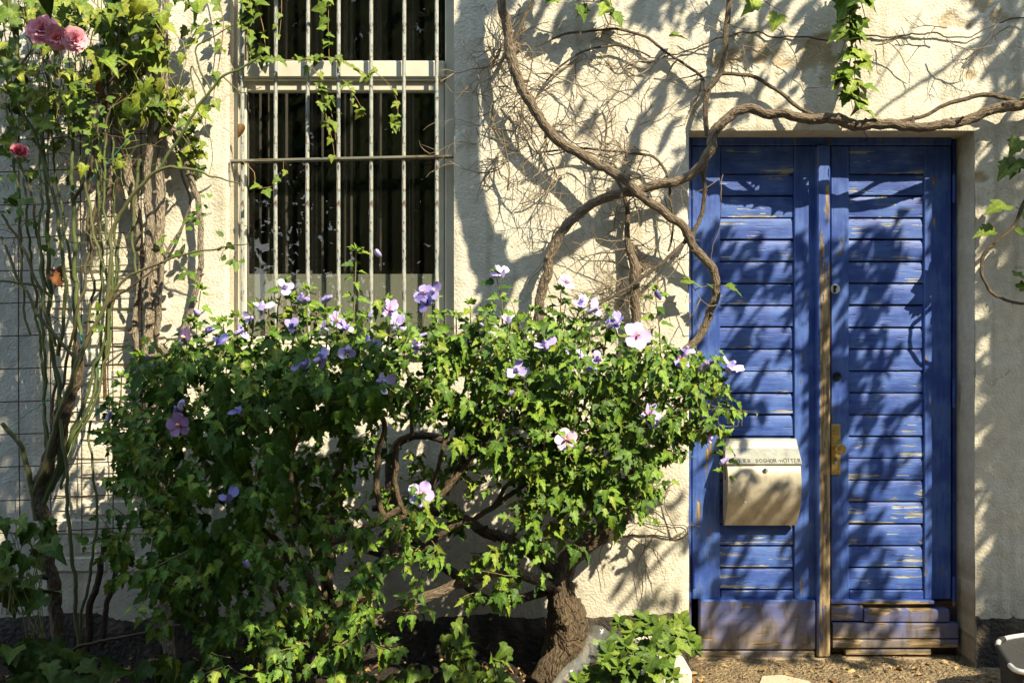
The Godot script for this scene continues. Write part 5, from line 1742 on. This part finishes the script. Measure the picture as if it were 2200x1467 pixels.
	for q in [[608, 605, 110, 0.5], [660, 640, 110, 0.55], [765, 555, 190, 0.5], [830, 645, 100, 0.5], [918, 640, 100, 0.45], [1066, 590, 110, 0.42], [1205, 620, 110, 0.42], [1215, 650, 90, 0.4], [1408, 640, 150, 0.4], [545, 660, 90, 0.5], [430, 650, 110, 0.5], [505, 705, 60, 0.5], [300, 775, 80, 0.55], [285, 870, 60, 0.55], [700, 690, 70, 0.55], [1300, 690, 80, 0.42], [1320, 700, 80, 0.45], [1100, 690, 70, 0.4], [1150, 670, 80, 0.36], [980, 700, 60, 0.4], [870, 690, 70, 0.5], [410, 710, 80, 0.55], [1545, 780, 90, 0.36], [1255, 665, 70, 0.4], [235, 890, 60, 0.5], [640, 670, 80, 0.5], [745, 690, 60, 0.52], [1040, 690, 60, 0.42], [480, 690, 70, 0.52], [575, 680, 70, 0.5], [625, 640, 90, 0.5], [680, 665, 70, 0.5], [720, 680, 60, 0.5], [790, 690, 60, 0.5], [850, 670, 80, 0.48], [945, 690, 70, 0.45], [1010, 680, 60, 0.42], [1130, 680, 60, 0.4], [1180, 690, 60, 0.4], [1240, 690, 70, 0.42], [1270, 700, 60, 0.42], [1350, 740, 60, 0.44], [1440, 760, 60, 0.42], [1500, 770, 60, 0.38], [1530, 800, 70, 0.36], [350, 800, 70, 0.55], [260, 830, 60, 0.5], [380, 760, 60, 0.55], [1560, 960, 70, 0.4], [1555, 830, 60, 0.36]]:
		var base := P(q[0] + rf(-15, 15), q[1] + q[2], q[3] - 0.04)
		var tip := P(q[0], q[1] - rf(-6, 26), q[3])
		tw.tube(PackedVector3Array([base, base.lerp(tip, 0.5) + Vector3(rf(-0.01, 0.01), 0, 0.01), tip]), PackedFloat32Array([0.0032, 0.0026, 0.002]), 5)
		var n := int(q[2] / 13) + 3
		for k in n:
			var at := base.lerp(tip, (k + 0.5) / n)
			var a := k * 2.4
			var td := Vector3(cos(a), rf(-0.4, 0.4), sin(a) * 0.8)
			list.append([leaf_at(at + td.normalized() * 0.012, td, SUN.normalized() + Vector3(0, 0.4, 0.4) + rv(0.3), rf(0.034, 0.06)), rng.randi()])
		for k in 9:
			var td := Vector3(rf(-1, 1), rf(0.1, 1.2), rf(-0.4, 1))
			list.append([leaf_at(tip + td.normalized() * 0.008, td, Vector3(0.4, 0.6, 0.6) + rv(0.5), rf(0.018, 0.032)), 3 + 6 * (rng.randi() % 5)])
	put_leaves(o, list, kinds, M.leaf, 300)
	part(o, "green_shoots", tw, M.stem, Transform3D(), true)
	# open flowers
	var lilac := Color(0.46, 0.38, 0.74)
	var wine := Color(0.45, 0.03, 0.13)
	for q in [[1368, 722, 0.52, 0.056, 0.25, 0.25, 0], [905, 1063, 0.72, 0.05, 0.0, 0.45, 0], [1217, 944, 0.66, 0.042, -0.2, 0.2, 1], [385, 912, 0.86, 0.042, -0.1, 0.1, 2], [1395, 893, 0.6, 0.05, 0.95, 0.1, 0], [912, 632, 0.5, 0.042, -0.5, 0.7, 3], [835, 668, 0.56, 0.048, 1.5, 0.3, 0], [1215, 608, 0.44, 0.037, 0.7, 1.0, 0], [1462, 772, 0.46, 0.042, 0.6, 0.2, 3], [720, 690, 0.58, 0.036, 1.2, 0.9, 3], [318, 785, 0.62, 0.036, 0.9, 0.4, 3], [400, 725, 0.6, 0.038, -0.8, 0.3, 2], [1480, 860, 0.42, 0.032, 1.2, -0.5, 1], [1522, 935, 0.44, 0.032, 1.2, 0.1, 0]]:
		var tone: Color = [lilac, Color(0.60, 0.52, 0.72), Color(0.36, 0.20, 0.40), Color(0.32, 0.28, 0.68)][q[6]]
		open_flower(o, P(q[0], q[1], q[2]), Vector3(q[4], q[5], 1), q[3], tone, wine)
	for q in [[545, 672, 0.55], [655, 635, 0.58], [692, 636, 0.58], [700, 765, 0.75], [662, 785, 0.76], [690, 780, 0.75], [810, 806, 0.74], [1092, 838, 0.66], [1108, 788, 0.62], [1232, 770, 0.64], [1258, 785, 0.65], [1262, 662, 0.44], [1245, 655, 0.44], [1505, 785, 0.44], [1560, 788, 0.4], [1520, 770, 0.42], [1545, 990, 0.42], [300, 775, 0.62], [285, 886, 0.66], [230, 895, 0.55], [425, 668, 0.55], [440, 700, 0.56], [520, 882, 0.82], [492, 1070, 0.9], [530, 1208, 0.92], [1038, 692, 0.48], [735, 700, 0.56], [612, 612, 0.52], [818, 540, 0.5], [932, 612, 0.5], [1078, 585, 0.44], [1052, 580, 0.43], [505, 708, 0.55], [896, 715, 0.6], [790, 742, 0.72], [625, 700, 0.64], [745, 735, 0.7], [910, 735, 0.66], [1420, 635, 0.42], [1285, 765, 0.6], [470, 735, 0.66], [385, 872, 0.85], [375, 880, 0.85], [330, 800, 0.64], [1090, 690, 0.48], [1175, 745, 0.58], [1505, 870, 0.44], [870, 700, 0.6], [1305, 695, 0.46], [795, 675, 0.54], [705, 700, 0.6], [560, 665, 0.56], [640, 640, 0.57], [1330, 690, 0.46], [1470, 760, 0.46], [925, 640, 0.52], [845, 650, 0.57]]:
		var dark := rng.randf()
		var tone := Color(0.42, 0.37, 0.74).lerp(Color(0.12, 0.10, 0.34), dark * dark).lerp(Color(0.6, 0.5, 0.75), 0.35 if rng.randf() < 0.3 else 0.0)
		rolled_flower(o, P(q[0], q[1] + 10, q[2]), Vector3(rf(-0.7, 0.9), rf(-0.2, 1.0), rf(0.2, 0.8)), rf(0.034, 0.055), tone)
	var bud := MB.new()
	for q in tips:
		bud.lathe(q, Vector3.UP, [[0.003, 0.0], [0.005, 0.006], [0.0, 0.014]], 6)
	bud.col = Color(0.22, 0.28, 0.06)
	for k in 150:
		var q: Vector3 = list[rng.randi() % list.size()][0].origin
		if q.y > 1.15:
			bud.lathe(q + Vector3(0, 0.012, 0.012), Vector3(rf(-0.5, 0.5), 1, rf(-0.2, 0.6)), [[0.002, -0.004], [0.0055, 0.002], [0.0058, 0.007], [0.0, 0.017]], 6)
	part(o, "buds", bud, M.leaf, Transform3D(), true)


func low_plants() -> void:
	# leafy plant at the left edge
	var sets := [
		["bramble", "broad leaved green plant low at the left wall beside the rose trunk", "plant", GRAPE, [[0.07, 0.14, 0.022], [0.10, 0.18, 0.03]], 0.075, [[30, 1130, 50, 20, 0.35, 0.55, 6], [80, 1150, 50, 40, 0.35, 0.55, 8], [30, 1210, 60, 50, 0.35, 0.6, 14], [70, 1260, 60, 40, 0.35, 0.6, 8]], [40, 1440]],
		["ground_plant", "dark green lobed plants on the soil in the bottom left corner", "plant", GRAPE, [[0.05, 0.10, 0.018], [0.07, 0.13, 0.02]], 0.085, [[90, 1400, 110, 30, 0.3, 0.6, 26], [130, 1450, 140, 30, 0.5, 0.8, 20], [330, 1440, 80, 30, 0.4, 0.7, 8]], [110, 1467]],
		["seedling_patch", "bright green seedlings on the soil left of the gnarled vine trunk", "plant", CREEPER, [[0.09, 0.16, 0.026], [0.13, 0.2, 0.035]], 0.06, [[985, 1380, 40, 50, 0.35, 0.6, 18], [1020, 1440, 70, 40, 0.4, 0.7, 22], [1075, 1400, 30, 30, 0.4, 0.55, 6], [910, 1450, 60, 20, 0.4, 0.6, 8], [820, 1460, 60, 20, 0.5, 0.7, 8]], [1010, 1467]],
		["low_creeper", "bright green creeper spilling over the pale planter edge beside the door", "creeper", GRAPE, [[0.12, 0.21, 0.03], [0.18, 0.27, 0.045], [0.09, 0.17, 0.03], [0.15, 0.25, 0.04], [0.07, 0.13, 0.025]], 0.062, [[1330, 1375, 50, 30, 0.2, 0.5, 12], [1400, 1365, 60, 35, 0.15, 0.5, 18], [1455, 1365, 35, 30, 0.1, 0.4, 10], [1400, 1415, 45, 30, 0.52, 0.62, 12], [1300, 1430, 50, 30, 0.45, 0.6, 9], [1370, 1450, 50, 20, 0.55, 0.65, 8]], [1400, 1450]]]
	for q in sets:
		var o := thing(q[0], q[1], q[2], P(q[7][0], q[7][1], 0.3))
		var kinds := leaf_kinds(q[3], q[4], 4, 0.5, 0.9)
		var list := []
		var m := MB.new()
		m.col = Color(0.13, 0.15, 0.045)
		for b in q[6]:
			for k in b[6]:
				var a := rf(0, TAU)
				var rr := sqrt(rng.randf())
				var at := P(b[0] + cos(a) * rr * b[2], b[1] + sin(a) * rr * b[3], rf(b[4], b[5]))
				var tip := Vector3(rf(-1, 1), rf(-0.9, 0.2), rf(0.0, 0.9))
				var root := P(b[0] + rf(-30, 30), b[1] + 110, rf(b[4], b[5]))
				var s := spline([[root, 0.0016], [root.lerp(at, 0.6) + Vector3(rf(-0.01, 0.01), 0.02, 0), 0.0014], [at, 0.001]], 0.03)
				m.tube(s[0], s[1], 4)
				list.append([leaf_at(at, tip, Vector3(0.4, 0.7, 0.7) + rv(0.3), q[5] * rf(0.55, 1.25)), rng.randi()])
		if q[0] == "low_creeper":
			# palmate fans of small oval leaflets
			var ov := leaf_kinds(OVATE, q[4], 2, 0.3, 0.4)
			var fans := []
			for c in [[1495, 1390, 0.16], [1450, 1350, 0.2], [1470, 1345, 0.2], [1310, 1430, 0.45], [1290, 1450, 0.5], [1240, 1460, 0.55], [1330, 1335, 0.3], [1395, 1335, 0.25], [1440, 1380, 0.25], [1380, 1440, 0.42], [1300, 1390, 0.4], [1425, 1430, 0.56], [1345, 1455, 0.58], [1360, 1350, 0.4], [1415, 1345, 0.35], [1460, 1330, 0.3], [1440, 1400, 0.54], [1390, 1400, 0.56], [1310, 1400, 0.52], [1270, 1440, 0.55], [1330, 1430, 0.6], [1445, 1450, 0.56], [1480, 1370, 0.3], [1380, 1325, 0.2], [1345, 1385, 0.5]]:
				var ctr := P(c[0], c[1], c[2])
				for k in 6:
					var a := TAU * k / 6.0 + rf(-0.2, 0.2)
					fans.append([leaf_at(ctr, Vector3(cos(a), sin(a) * 0.8, 0.25), Vector3(0.3, 0.6, 0.8), rf(0.035, 0.05)), rng.randi()])
			put_leaves(o, fans, ov, M.leaf, 100, "leaflet")
		put_leaves(o, list, kinds, M.leaf, 200)
		part(o, "stalks", m, M.stem)
	# pale planter edge
	var e := thing("planter_edge", "weathered pale concrete planter edge beside the blue door", "planter", Vector3(0.68, 0, 0.3))
	var m := MB.new()
	m.col = Color(0.70, 0.66, 0.54)
	m.rbox(Vector3(0.42, -0.1, 0.06), Vector3(0.655, 0.125, 0.50), 0.012)
	for k in m.v.size():
		m.v[k] += Vector3(vary.get_noise_3d(m.v[k].y * 500.0, m.v[k].z * 400.0, 3.0), 0, 0) * 0.008
	part(e, "concrete_edge", m, M.plaster)
	# clear plastic sleeve
	var o := thing("plastic_sleeve", "crumpled clear plastic sleeve lying against the foot of the gnarled vine trunk", "plastic bag", P(1250, 1440, 0.45))
	m = MB.new()
	var s := spline([[1195, 1475, 0.56, 0.022], [1225, 1445, 0.52, 0.030], [1262, 1415, 0.46, 0.033], [1280, 1385, 0.40, 0.042], [1292, 1362, 0.36, 0.050]], 0.012)
	m.tube(s[0], s[1], 24, vary, 0.5, 0.5)
	m.renormal()
	for k in m.v.size():
		m.v[k].z -= 0.0
	part(o, "sleeve", m, M.plastic)
	# fallen leaves
	var brown := leaf_kinds(OVATE, [[0.30, 0.19, 0.08], [0.20, 0.11, 0.045], [0.36, 0.27, 0.12], [0.14, 0.08, 0.035]], 3, 0.8, 1.6)
	var lit := MB.new()
	for k in 1500:
		var x := rf(-2.2, 2.3)
		var z := rf(-0.02, 0.9)
		if x > 0.75 and rng.randf() < 0.55:
			continue
		if x > 0.74 and x < 1.92 and rng.randf() < 0.3:
			z = rf(-0.1, 0.3)
		var kind: Dictionary = brown[rng.randi() % brown.size()]
		lit.take(kind.mb, leaf_at(Vector3(x, ground_y(x, z) + 0.004, z), Vector3(rf(-1, 1), rf(-0.1, 0.3), rf(-1, 1)), Vector3(rf(-0.5, 0.5), 1, rf(-0.5, 0.5)), rf(0.014, 0.036)), kind.mb.c)
	var l := part(self_thing("leaf_litter", "dry brown fallen leaves scattered over the soil", "leaf litter"), "dry_leaves", lit, M.litter)
	l.set_meta("kind", "stuff")
	l.get_parent().set_meta("kind", "stuff")
	# pebbles and crumbs of soil
	var peb := MB.new()
	for k in 900:
		var x := rf(-2.2, 2.3)
		var z := rf(-0.05, 0.6)
		var t := rng.randf()
		peb.col = Color(0.07, 0.045, 0.025).lerp(Color(0.42, 0.31, 0.16), t * t)
		var r := rf(0.002, 0.008)
		peb.lathe(Vector3(x, ground_y(x, z), z), Vector3(rf(-0.4, 0.4), 1, rf(-0.4, 0.4)), [[r, -r * 0.3], [r * 1.1, r * 0.2], [r * 0.6, r * 0.7], [0.0, r * 0.8]], 6)
	l = part(self_thing("pebbles", "small pebbles and crumbs of earth on the ground", "gravel"), "pebble_scatter", peb, M.soil)
	l.set_meta("kind", "stuff")
	l.get_parent().set_meta("kind", "stuff")


func self_thing(called: String, label: String, category: String) -> Node3D:
	return thing(called, label, category, Vector3.ZERO)


# The trees of the garden that stand outside the picture: one hangs over the facade and dapples it, the others are what the window mirrors.
func shade_tree() -> void:
	var o := thing("shade_tree", "broad leaved tree whose crown hangs over the facade from the right", "tree", Vector3(4.9, -0.07, 2.6))
	stem(o, "trunk", [[Vector3(4.9, -0.2, 2.6), 0.2], [Vector3(4.85, 1.5, 2.5), 0.17], [Vector3(4.7, 3.2, 2.4), 0.15], [Vector3(4.4, 5.0, 2.2), 0.1], [Vector3(3.8, 6.5, 2.3), 0.05]], 16, 0.2)
	# a bare forked limb, the broad shadow beside the window
	var t := 1.02
	var lo := func(px: float, py: float) -> Vector3: return P(px, py, 0.0) + SUN * t
	stem(o, "limb", [[Vector3(4.5, 5.0, 2.3), 0.09], [Vector3(4.0, 6.0, 2.0), 0.085], [Vector3(2.4, 5.3, 1.5), 0.075], [Vector3(1.2, 4.65, 1.2), 0.06], [lo.call(1010, 40), 0.05], [lo.call(1000, 200), 0.045], [lo.call(1003, 330), 0.043], [lo.call(1010, 430), 0.045], [lo.call(1035, 520), 0.048], [lo.call(1072, 610), 0.055], [lo.call(1040, 690), 0.04], [lo.call(990, 745), 0.03]], 12, 0.15)
	stem(o, "limb", [[lo.call(1072, 612), 0.04], [lo.call(1120, 580), 0.034], [lo.call(1180, 552), 0.032], [lo.call(1260, 500), 0.03], [lo.call(1330, 400), 0.025], [lo.call(1380, 250), 0.02]], 10, 0.15)
	for q in [[Vector3(4.25, 6.2, 2.3), Vector3(3.0, 6.9, 2.6), Vector3(1.2, 6.8, 2.4), Vector3(-0.8, 6.3, 2.6)], [Vector3(4.6, 4.2, 2.3), Vector3(3.6, 5.1, 1.7), Vector3(2.6, 5.2, 1.5), Vector3(1.4, 5.1, 1.6)], [Vector3(4.2, 6.3, 2.3), Vector3(2.8, 7.4, 3.2), Vector3(0.8, 7.1, 3.1), Vector3(-1.0, 7.0, 3.0)]]:
		stem(o, "limb", [[q[0], 0.08], [q[1], 0.055], [q[2], 0.035], [q[3], 0.015]], 8, 0.15)
	# straight shoots whose shadows streak the wall and the door: [px, py] to [px, py], radius
	for q in [[2150, 62, 1850, 268, 0.009], [1985, 20, 1830, 262, 0.004], [1730, 545, 1555, 775, 0.008], [1765, 440, 1640, 640, 0.006], [1720, 640, 1640, 760, 0.012], [1720, 1255, 1520, 1440, 0.011], [1640, 1240, 1500, 1400, 0.009], [1770, 1280, 1640, 1430, 0.006], [2010, 1270, 1890, 1430, 0.012], [1930, 1290, 1840, 1430, 0.008], [1495, 1130, 1330, 1310, 0.012], [1440, 1140, 1350, 1250, 0.006], [1960, 900, 1840, 1110, 0.012], [1990, 780, 1850, 960, 0.006], [1980, 560, 1840, 760, 0.007], [1480, 330, 1410, 470, 0.014], [1700, 1130, 1600, 1280, 0.009]]:
		var p0 := P(q[0], q[1], 0.0)
		var p1 := P(q[2], q[3], 0.0)
		var n0 := maxf((2.732 - p1.y) / 1.536, 0.9) + 0.12
		stem(o, "shoot", [[p0 + SUN * (n0 + 0.25), q[4]], [(p0 + p1) * 0.5 + SUN * (n0 + 0.1) + Vector3(rf(-0.015, 0.015), rf(-0.015, 0.015), 0), q[4] * 0.9], [p1 + SUN * n0, q[4] * 0.6]], 6, 0.08)
	var kinds := leaf_kinds(LANCE, [[0.07, 0.13, 0.025], [0.09, 0.16, 0.03]], 2)
	var crown := MB.new()
	var f := FastNoiseLite.new()
	f.seed = 31
	f.fractal_octaves = 3
	f.frequency = 1.0
	var step := 15.0
	var py := -120.0
	while py < 2000.0:
		var px := -420.0
		while px < 2380.0:
			var x := px + rf(-9, 9)
			var y := py + rf(-9, 9)
			px += step
			var want := shade(x, y)
			if want <= 0.0:
				continue
			# long streaks along the fall of the light
			var a := (x * 0.83 + y * 0.56) * 0.021
			var b := (-x * 0.56 + y * 0.83) * 0.0052
			var w := 0.5 + 0.8 * f.get_noise_2d(a, b)
			if w > want - 0.02:
				continue
			var at := P(x, y, 0.0)
			var near := maxf((2.732 - at.y) / 1.536, 0.9) + 0.12
			var tt := near + rng.randf() * rng.randf() * 0.9
			if at.x > 0.6 and at.y > -0.1:
				tt = near + rng.randf() * 0.5
			var tip := Vector3(-0.56, -0.83, 0) + rv(0.28)
			if want > 0.85:
				tt = near + rng.randf() * 2.4
				tip = Vector3(-0.3, -0.7, 0) + rv(0.6)
			var pos := at + SUN * tt
			var kind: Dictionary = kinds[rng.randi() % kinds.size()]
			crown.take(kind.mb, leaf_at(pos, tip, SUN.normalized() + rv(0.35), rf(0.09, 0.15) * (1.5 if want > 0.95 else 1.0)), kind.mb.c)
		py += step
	# the rest of the crown, above and beyond
	for k in 2600:
		var d := rv(1.0).normalized() * pow(rng.randf(), 0.4)
		var pos := Vector3(4.0, 5.9, 2.4) + Vector3(d.x * 2.6, d.y * 1.5, d.z * 1.9)
		if (pos - SUN * pos.z).x < 2.3:
			continue
		var kind: Dictionary = kinds[rng.randi() % kinds.size()]
		crown.take(kind.mb, leaf_at(pos, rv() + Vector3(0, -0.5, 0), rv() + Vector3(0, 1, 0), rf(0.1, 0.16)), kind.mb.c)
	part(o, "crown", crown, M.leaf, Transform3D(), true)


# how much of the light the crown takes on the way to each place of the facade (in picture units)
func shade(px: float, py: float) -> float:
	var s := 0.0
	# [px, py, rx, ry, share]
	for q in [
		[1300, -40, 330, 100, 0.46], [1330, 190, 150, 90, 0.32], [1690, 40, 150, 100, 0.40], [1640, 170, 140, 80, 0.36], [2180, 60, 70, 150, 0.8], [2150, 330, 50, 120, 0.7],
		[2205, 800, 45, 520, 1.3], [2120, 1000, 50, 420, 0.28], [2210, 1320, 80, 160, 1.2],
		[1640, 440, 140, 70, 0.66], [1620, 770, 110, 90, 0.72], [1660, 600, 120, 120, 0.34], [1900, 560, 140, 200, 0.60], [1930, 860, 130, 200, 0.64], [1900, 1150, 140, 180, 0.56], [1620, 1150, 150, 200, 0.46], [1640, 1340, 150, 60, 0.42], [1900, 1360, 130, 50, 0.42],
		[2000, 420, 60, 100, 0.7], [1400, 1220, 60, 90, 0.40], [1330, 300, 90, 120, 0.30], [1470, 330, 50, 100, 0.55],
		[150, 1270, 220, 110, 0.88], [35, 760, 60, 480, 0.95], [0, 400, 70, 120, 0.8], [95, 1000, 50, 200, 0.55], [330, 1250, 300, 150, 0.90], [270, 1500, 300, 200, 1.0], [-20, 1560, 380, 330, 1.2], [100, 1260, 130, 220, 0.72], [540, 1380, 100, 80, 0.6], [500, 1180, 120, 70, 0.7], [640, 1720, 300, 160, 0.5], [200, 1080, 90, 100, 0.5]]:
		var d: float = Vector2((px - q[0]) / q[2], (py - q[1]) / q[3]).length()
		if d < 1.25:
			s = maxf(s, q[4] * (1.0 - smoothstep(0.75, 1.25, d) * 0.9))
	return s


func garden() -> void:
	var leafm := MB.new()
	for k in 9:
		var kind: Dictionary = leaf_kinds(OVATE, [[0.06, 0.11, 0.022]], 1)[0]
		leafm.take(kind.mb, leaf_at(rv(0.16), rv() + Vector3(0, -0.5, 0), rv() + Vector3(0, 0.8, 0), rf(0.12, 0.2)), kind.mb.c)
	var clump := leafm.mesh()
	var rows := [[-5.5, 9.5, 7.5, "round tree at the left end of the garden row facing the house"], [-1.8, 11.0, 9.0, "tall tree second in the garden row facing the house"], [1.6, 9.8, 8.0, "dense tree in the middle of the garden row facing the window"], [5.2, 11.5, 8.5, "tree fourth along the garden row facing the blue door"], [-9.0, 11.0, 8.0, "outermost tree on the left of the garden row"], [9.0, 10.0, 7.5, "outermost tree on the right of the garden row"]]
	for q in rows:
		var at := Vector3(q[0], -0.075, q[1])
		var o := thing("garden_tree", q[3], "tree", at, "garden trees opposite the house")
		stem(o, "trunk", [[at - Vector3(0, 0.1, 0), 0.2], [at + Vector3(0.1, q[2] * 0.3, 0), 0.15], [at + Vector3(-0.1, q[2] * 0.8, 0.1), 0.05]], 10, 0.2)
		var mm := MultiMesh.new()
		mm.transform_format = MultiMesh.TRANSFORM_3D
		mm.mesh = clump
		var n := 1500
		mm.instance_count = n
		for k in n:
			var d := rv().normalized() * pow(rng.randf(), 0.35)
			var c := at + Vector3(0, q[2] * 0.58, 0) - at
			var p := c + Vector3(d.x * 2.5, d.y * q[2] * 0.45, d.z * 2.2)
			mm.set_instance_transform(k, Transform3D(Basis.from_euler(Vector3(rf(0, 6), rf(0, 6), rf(0, 6))) * rf(0.8, 1.5), p))
		var mi := MultiMeshInstance3D.new()
		mi.name = "crown"
		mi.multimesh = mm
		mi.material_override = M.leaf
		o.add_child(mi)
		mi.set_meta("kind", "stuff")
	var hedge := thing("hedge", "dark green clipped hedge across the garden opposite the house", "hedge", Vector3(0, -0.075, 8.0))
	var mm := MultiMesh.new()
	mm.transform_format = MultiMesh.TRANSFORM_3D
	mm.mesh = clump
	mm.instance_count = 2600
	for k in 2600:
		mm.set_instance_transform(k, Transform3D(Basis.from_euler(Vector3(rf(0, 6), rf(0, 6), rf(0, 6))) * rf(0.8, 1.3), Vector3(rf(-11, 11), rf(0, 1.6), rf(-0.4, 0.4))))
	var mi := MultiMeshInstance3D.new()
	mi.name = "foliage"
	mi.multimesh = mm
	mi.material_override = M.leaf
	hedge.add_child(mi)
	mi.set_meta("kind", "stuff")
	# bushes of the bed in front of the house, left of the lens and below its view
	for q in [[-2.75, 1.9, 0.95, 2.3, "big dark bush at the left of the bed, outermost of the near bushes"], [-1.15, 1.75, 0.5, 0.42, "low bush in the bed below the window view"], [-0.35, 1.6, 0.4, 0.34, "low bush in the bed nearest the vine trunk"], [-2.0, 0.95, 0.35, 0.5, "small bush close to the wall at the left of the bed"]]:
		var at := Vector3(q[0], -0.05, q[1])
		var o := thing("garden_bush", q[4], "bush", at, "bushes in the bed before the house")
		var b := MultiMesh.new()
		b.transform_format = MultiMesh.TRANSFORM_3D
		b.mesh = clump
		var n := int(260.0 * q[2] * q[3]) + 60
		b.instance_count = n
		for k in n:
			var d := rv().normalized() * pow(rng.randf(), 0.4)
			b.set_instance_transform(k, Transform3D(Basis.from_euler(Vector3(rf(0, 6), rf(0, 6), rf(0, 6))) * minf(0.6, q[3] * 0.7), Vector3(d.x * (q[2] - 0.12), maxf(0.02, (0.5 + d.y * 0.42) * q[3]), d.z * (q[2] - 0.12))))
		var bi := MultiMeshInstance3D.new()
		bi.name = "foliage"
		bi.multimesh = b
		bi.material_override = M.leaf
		o.add_child(bi)
		bi.set_meta("kind", "stuff")
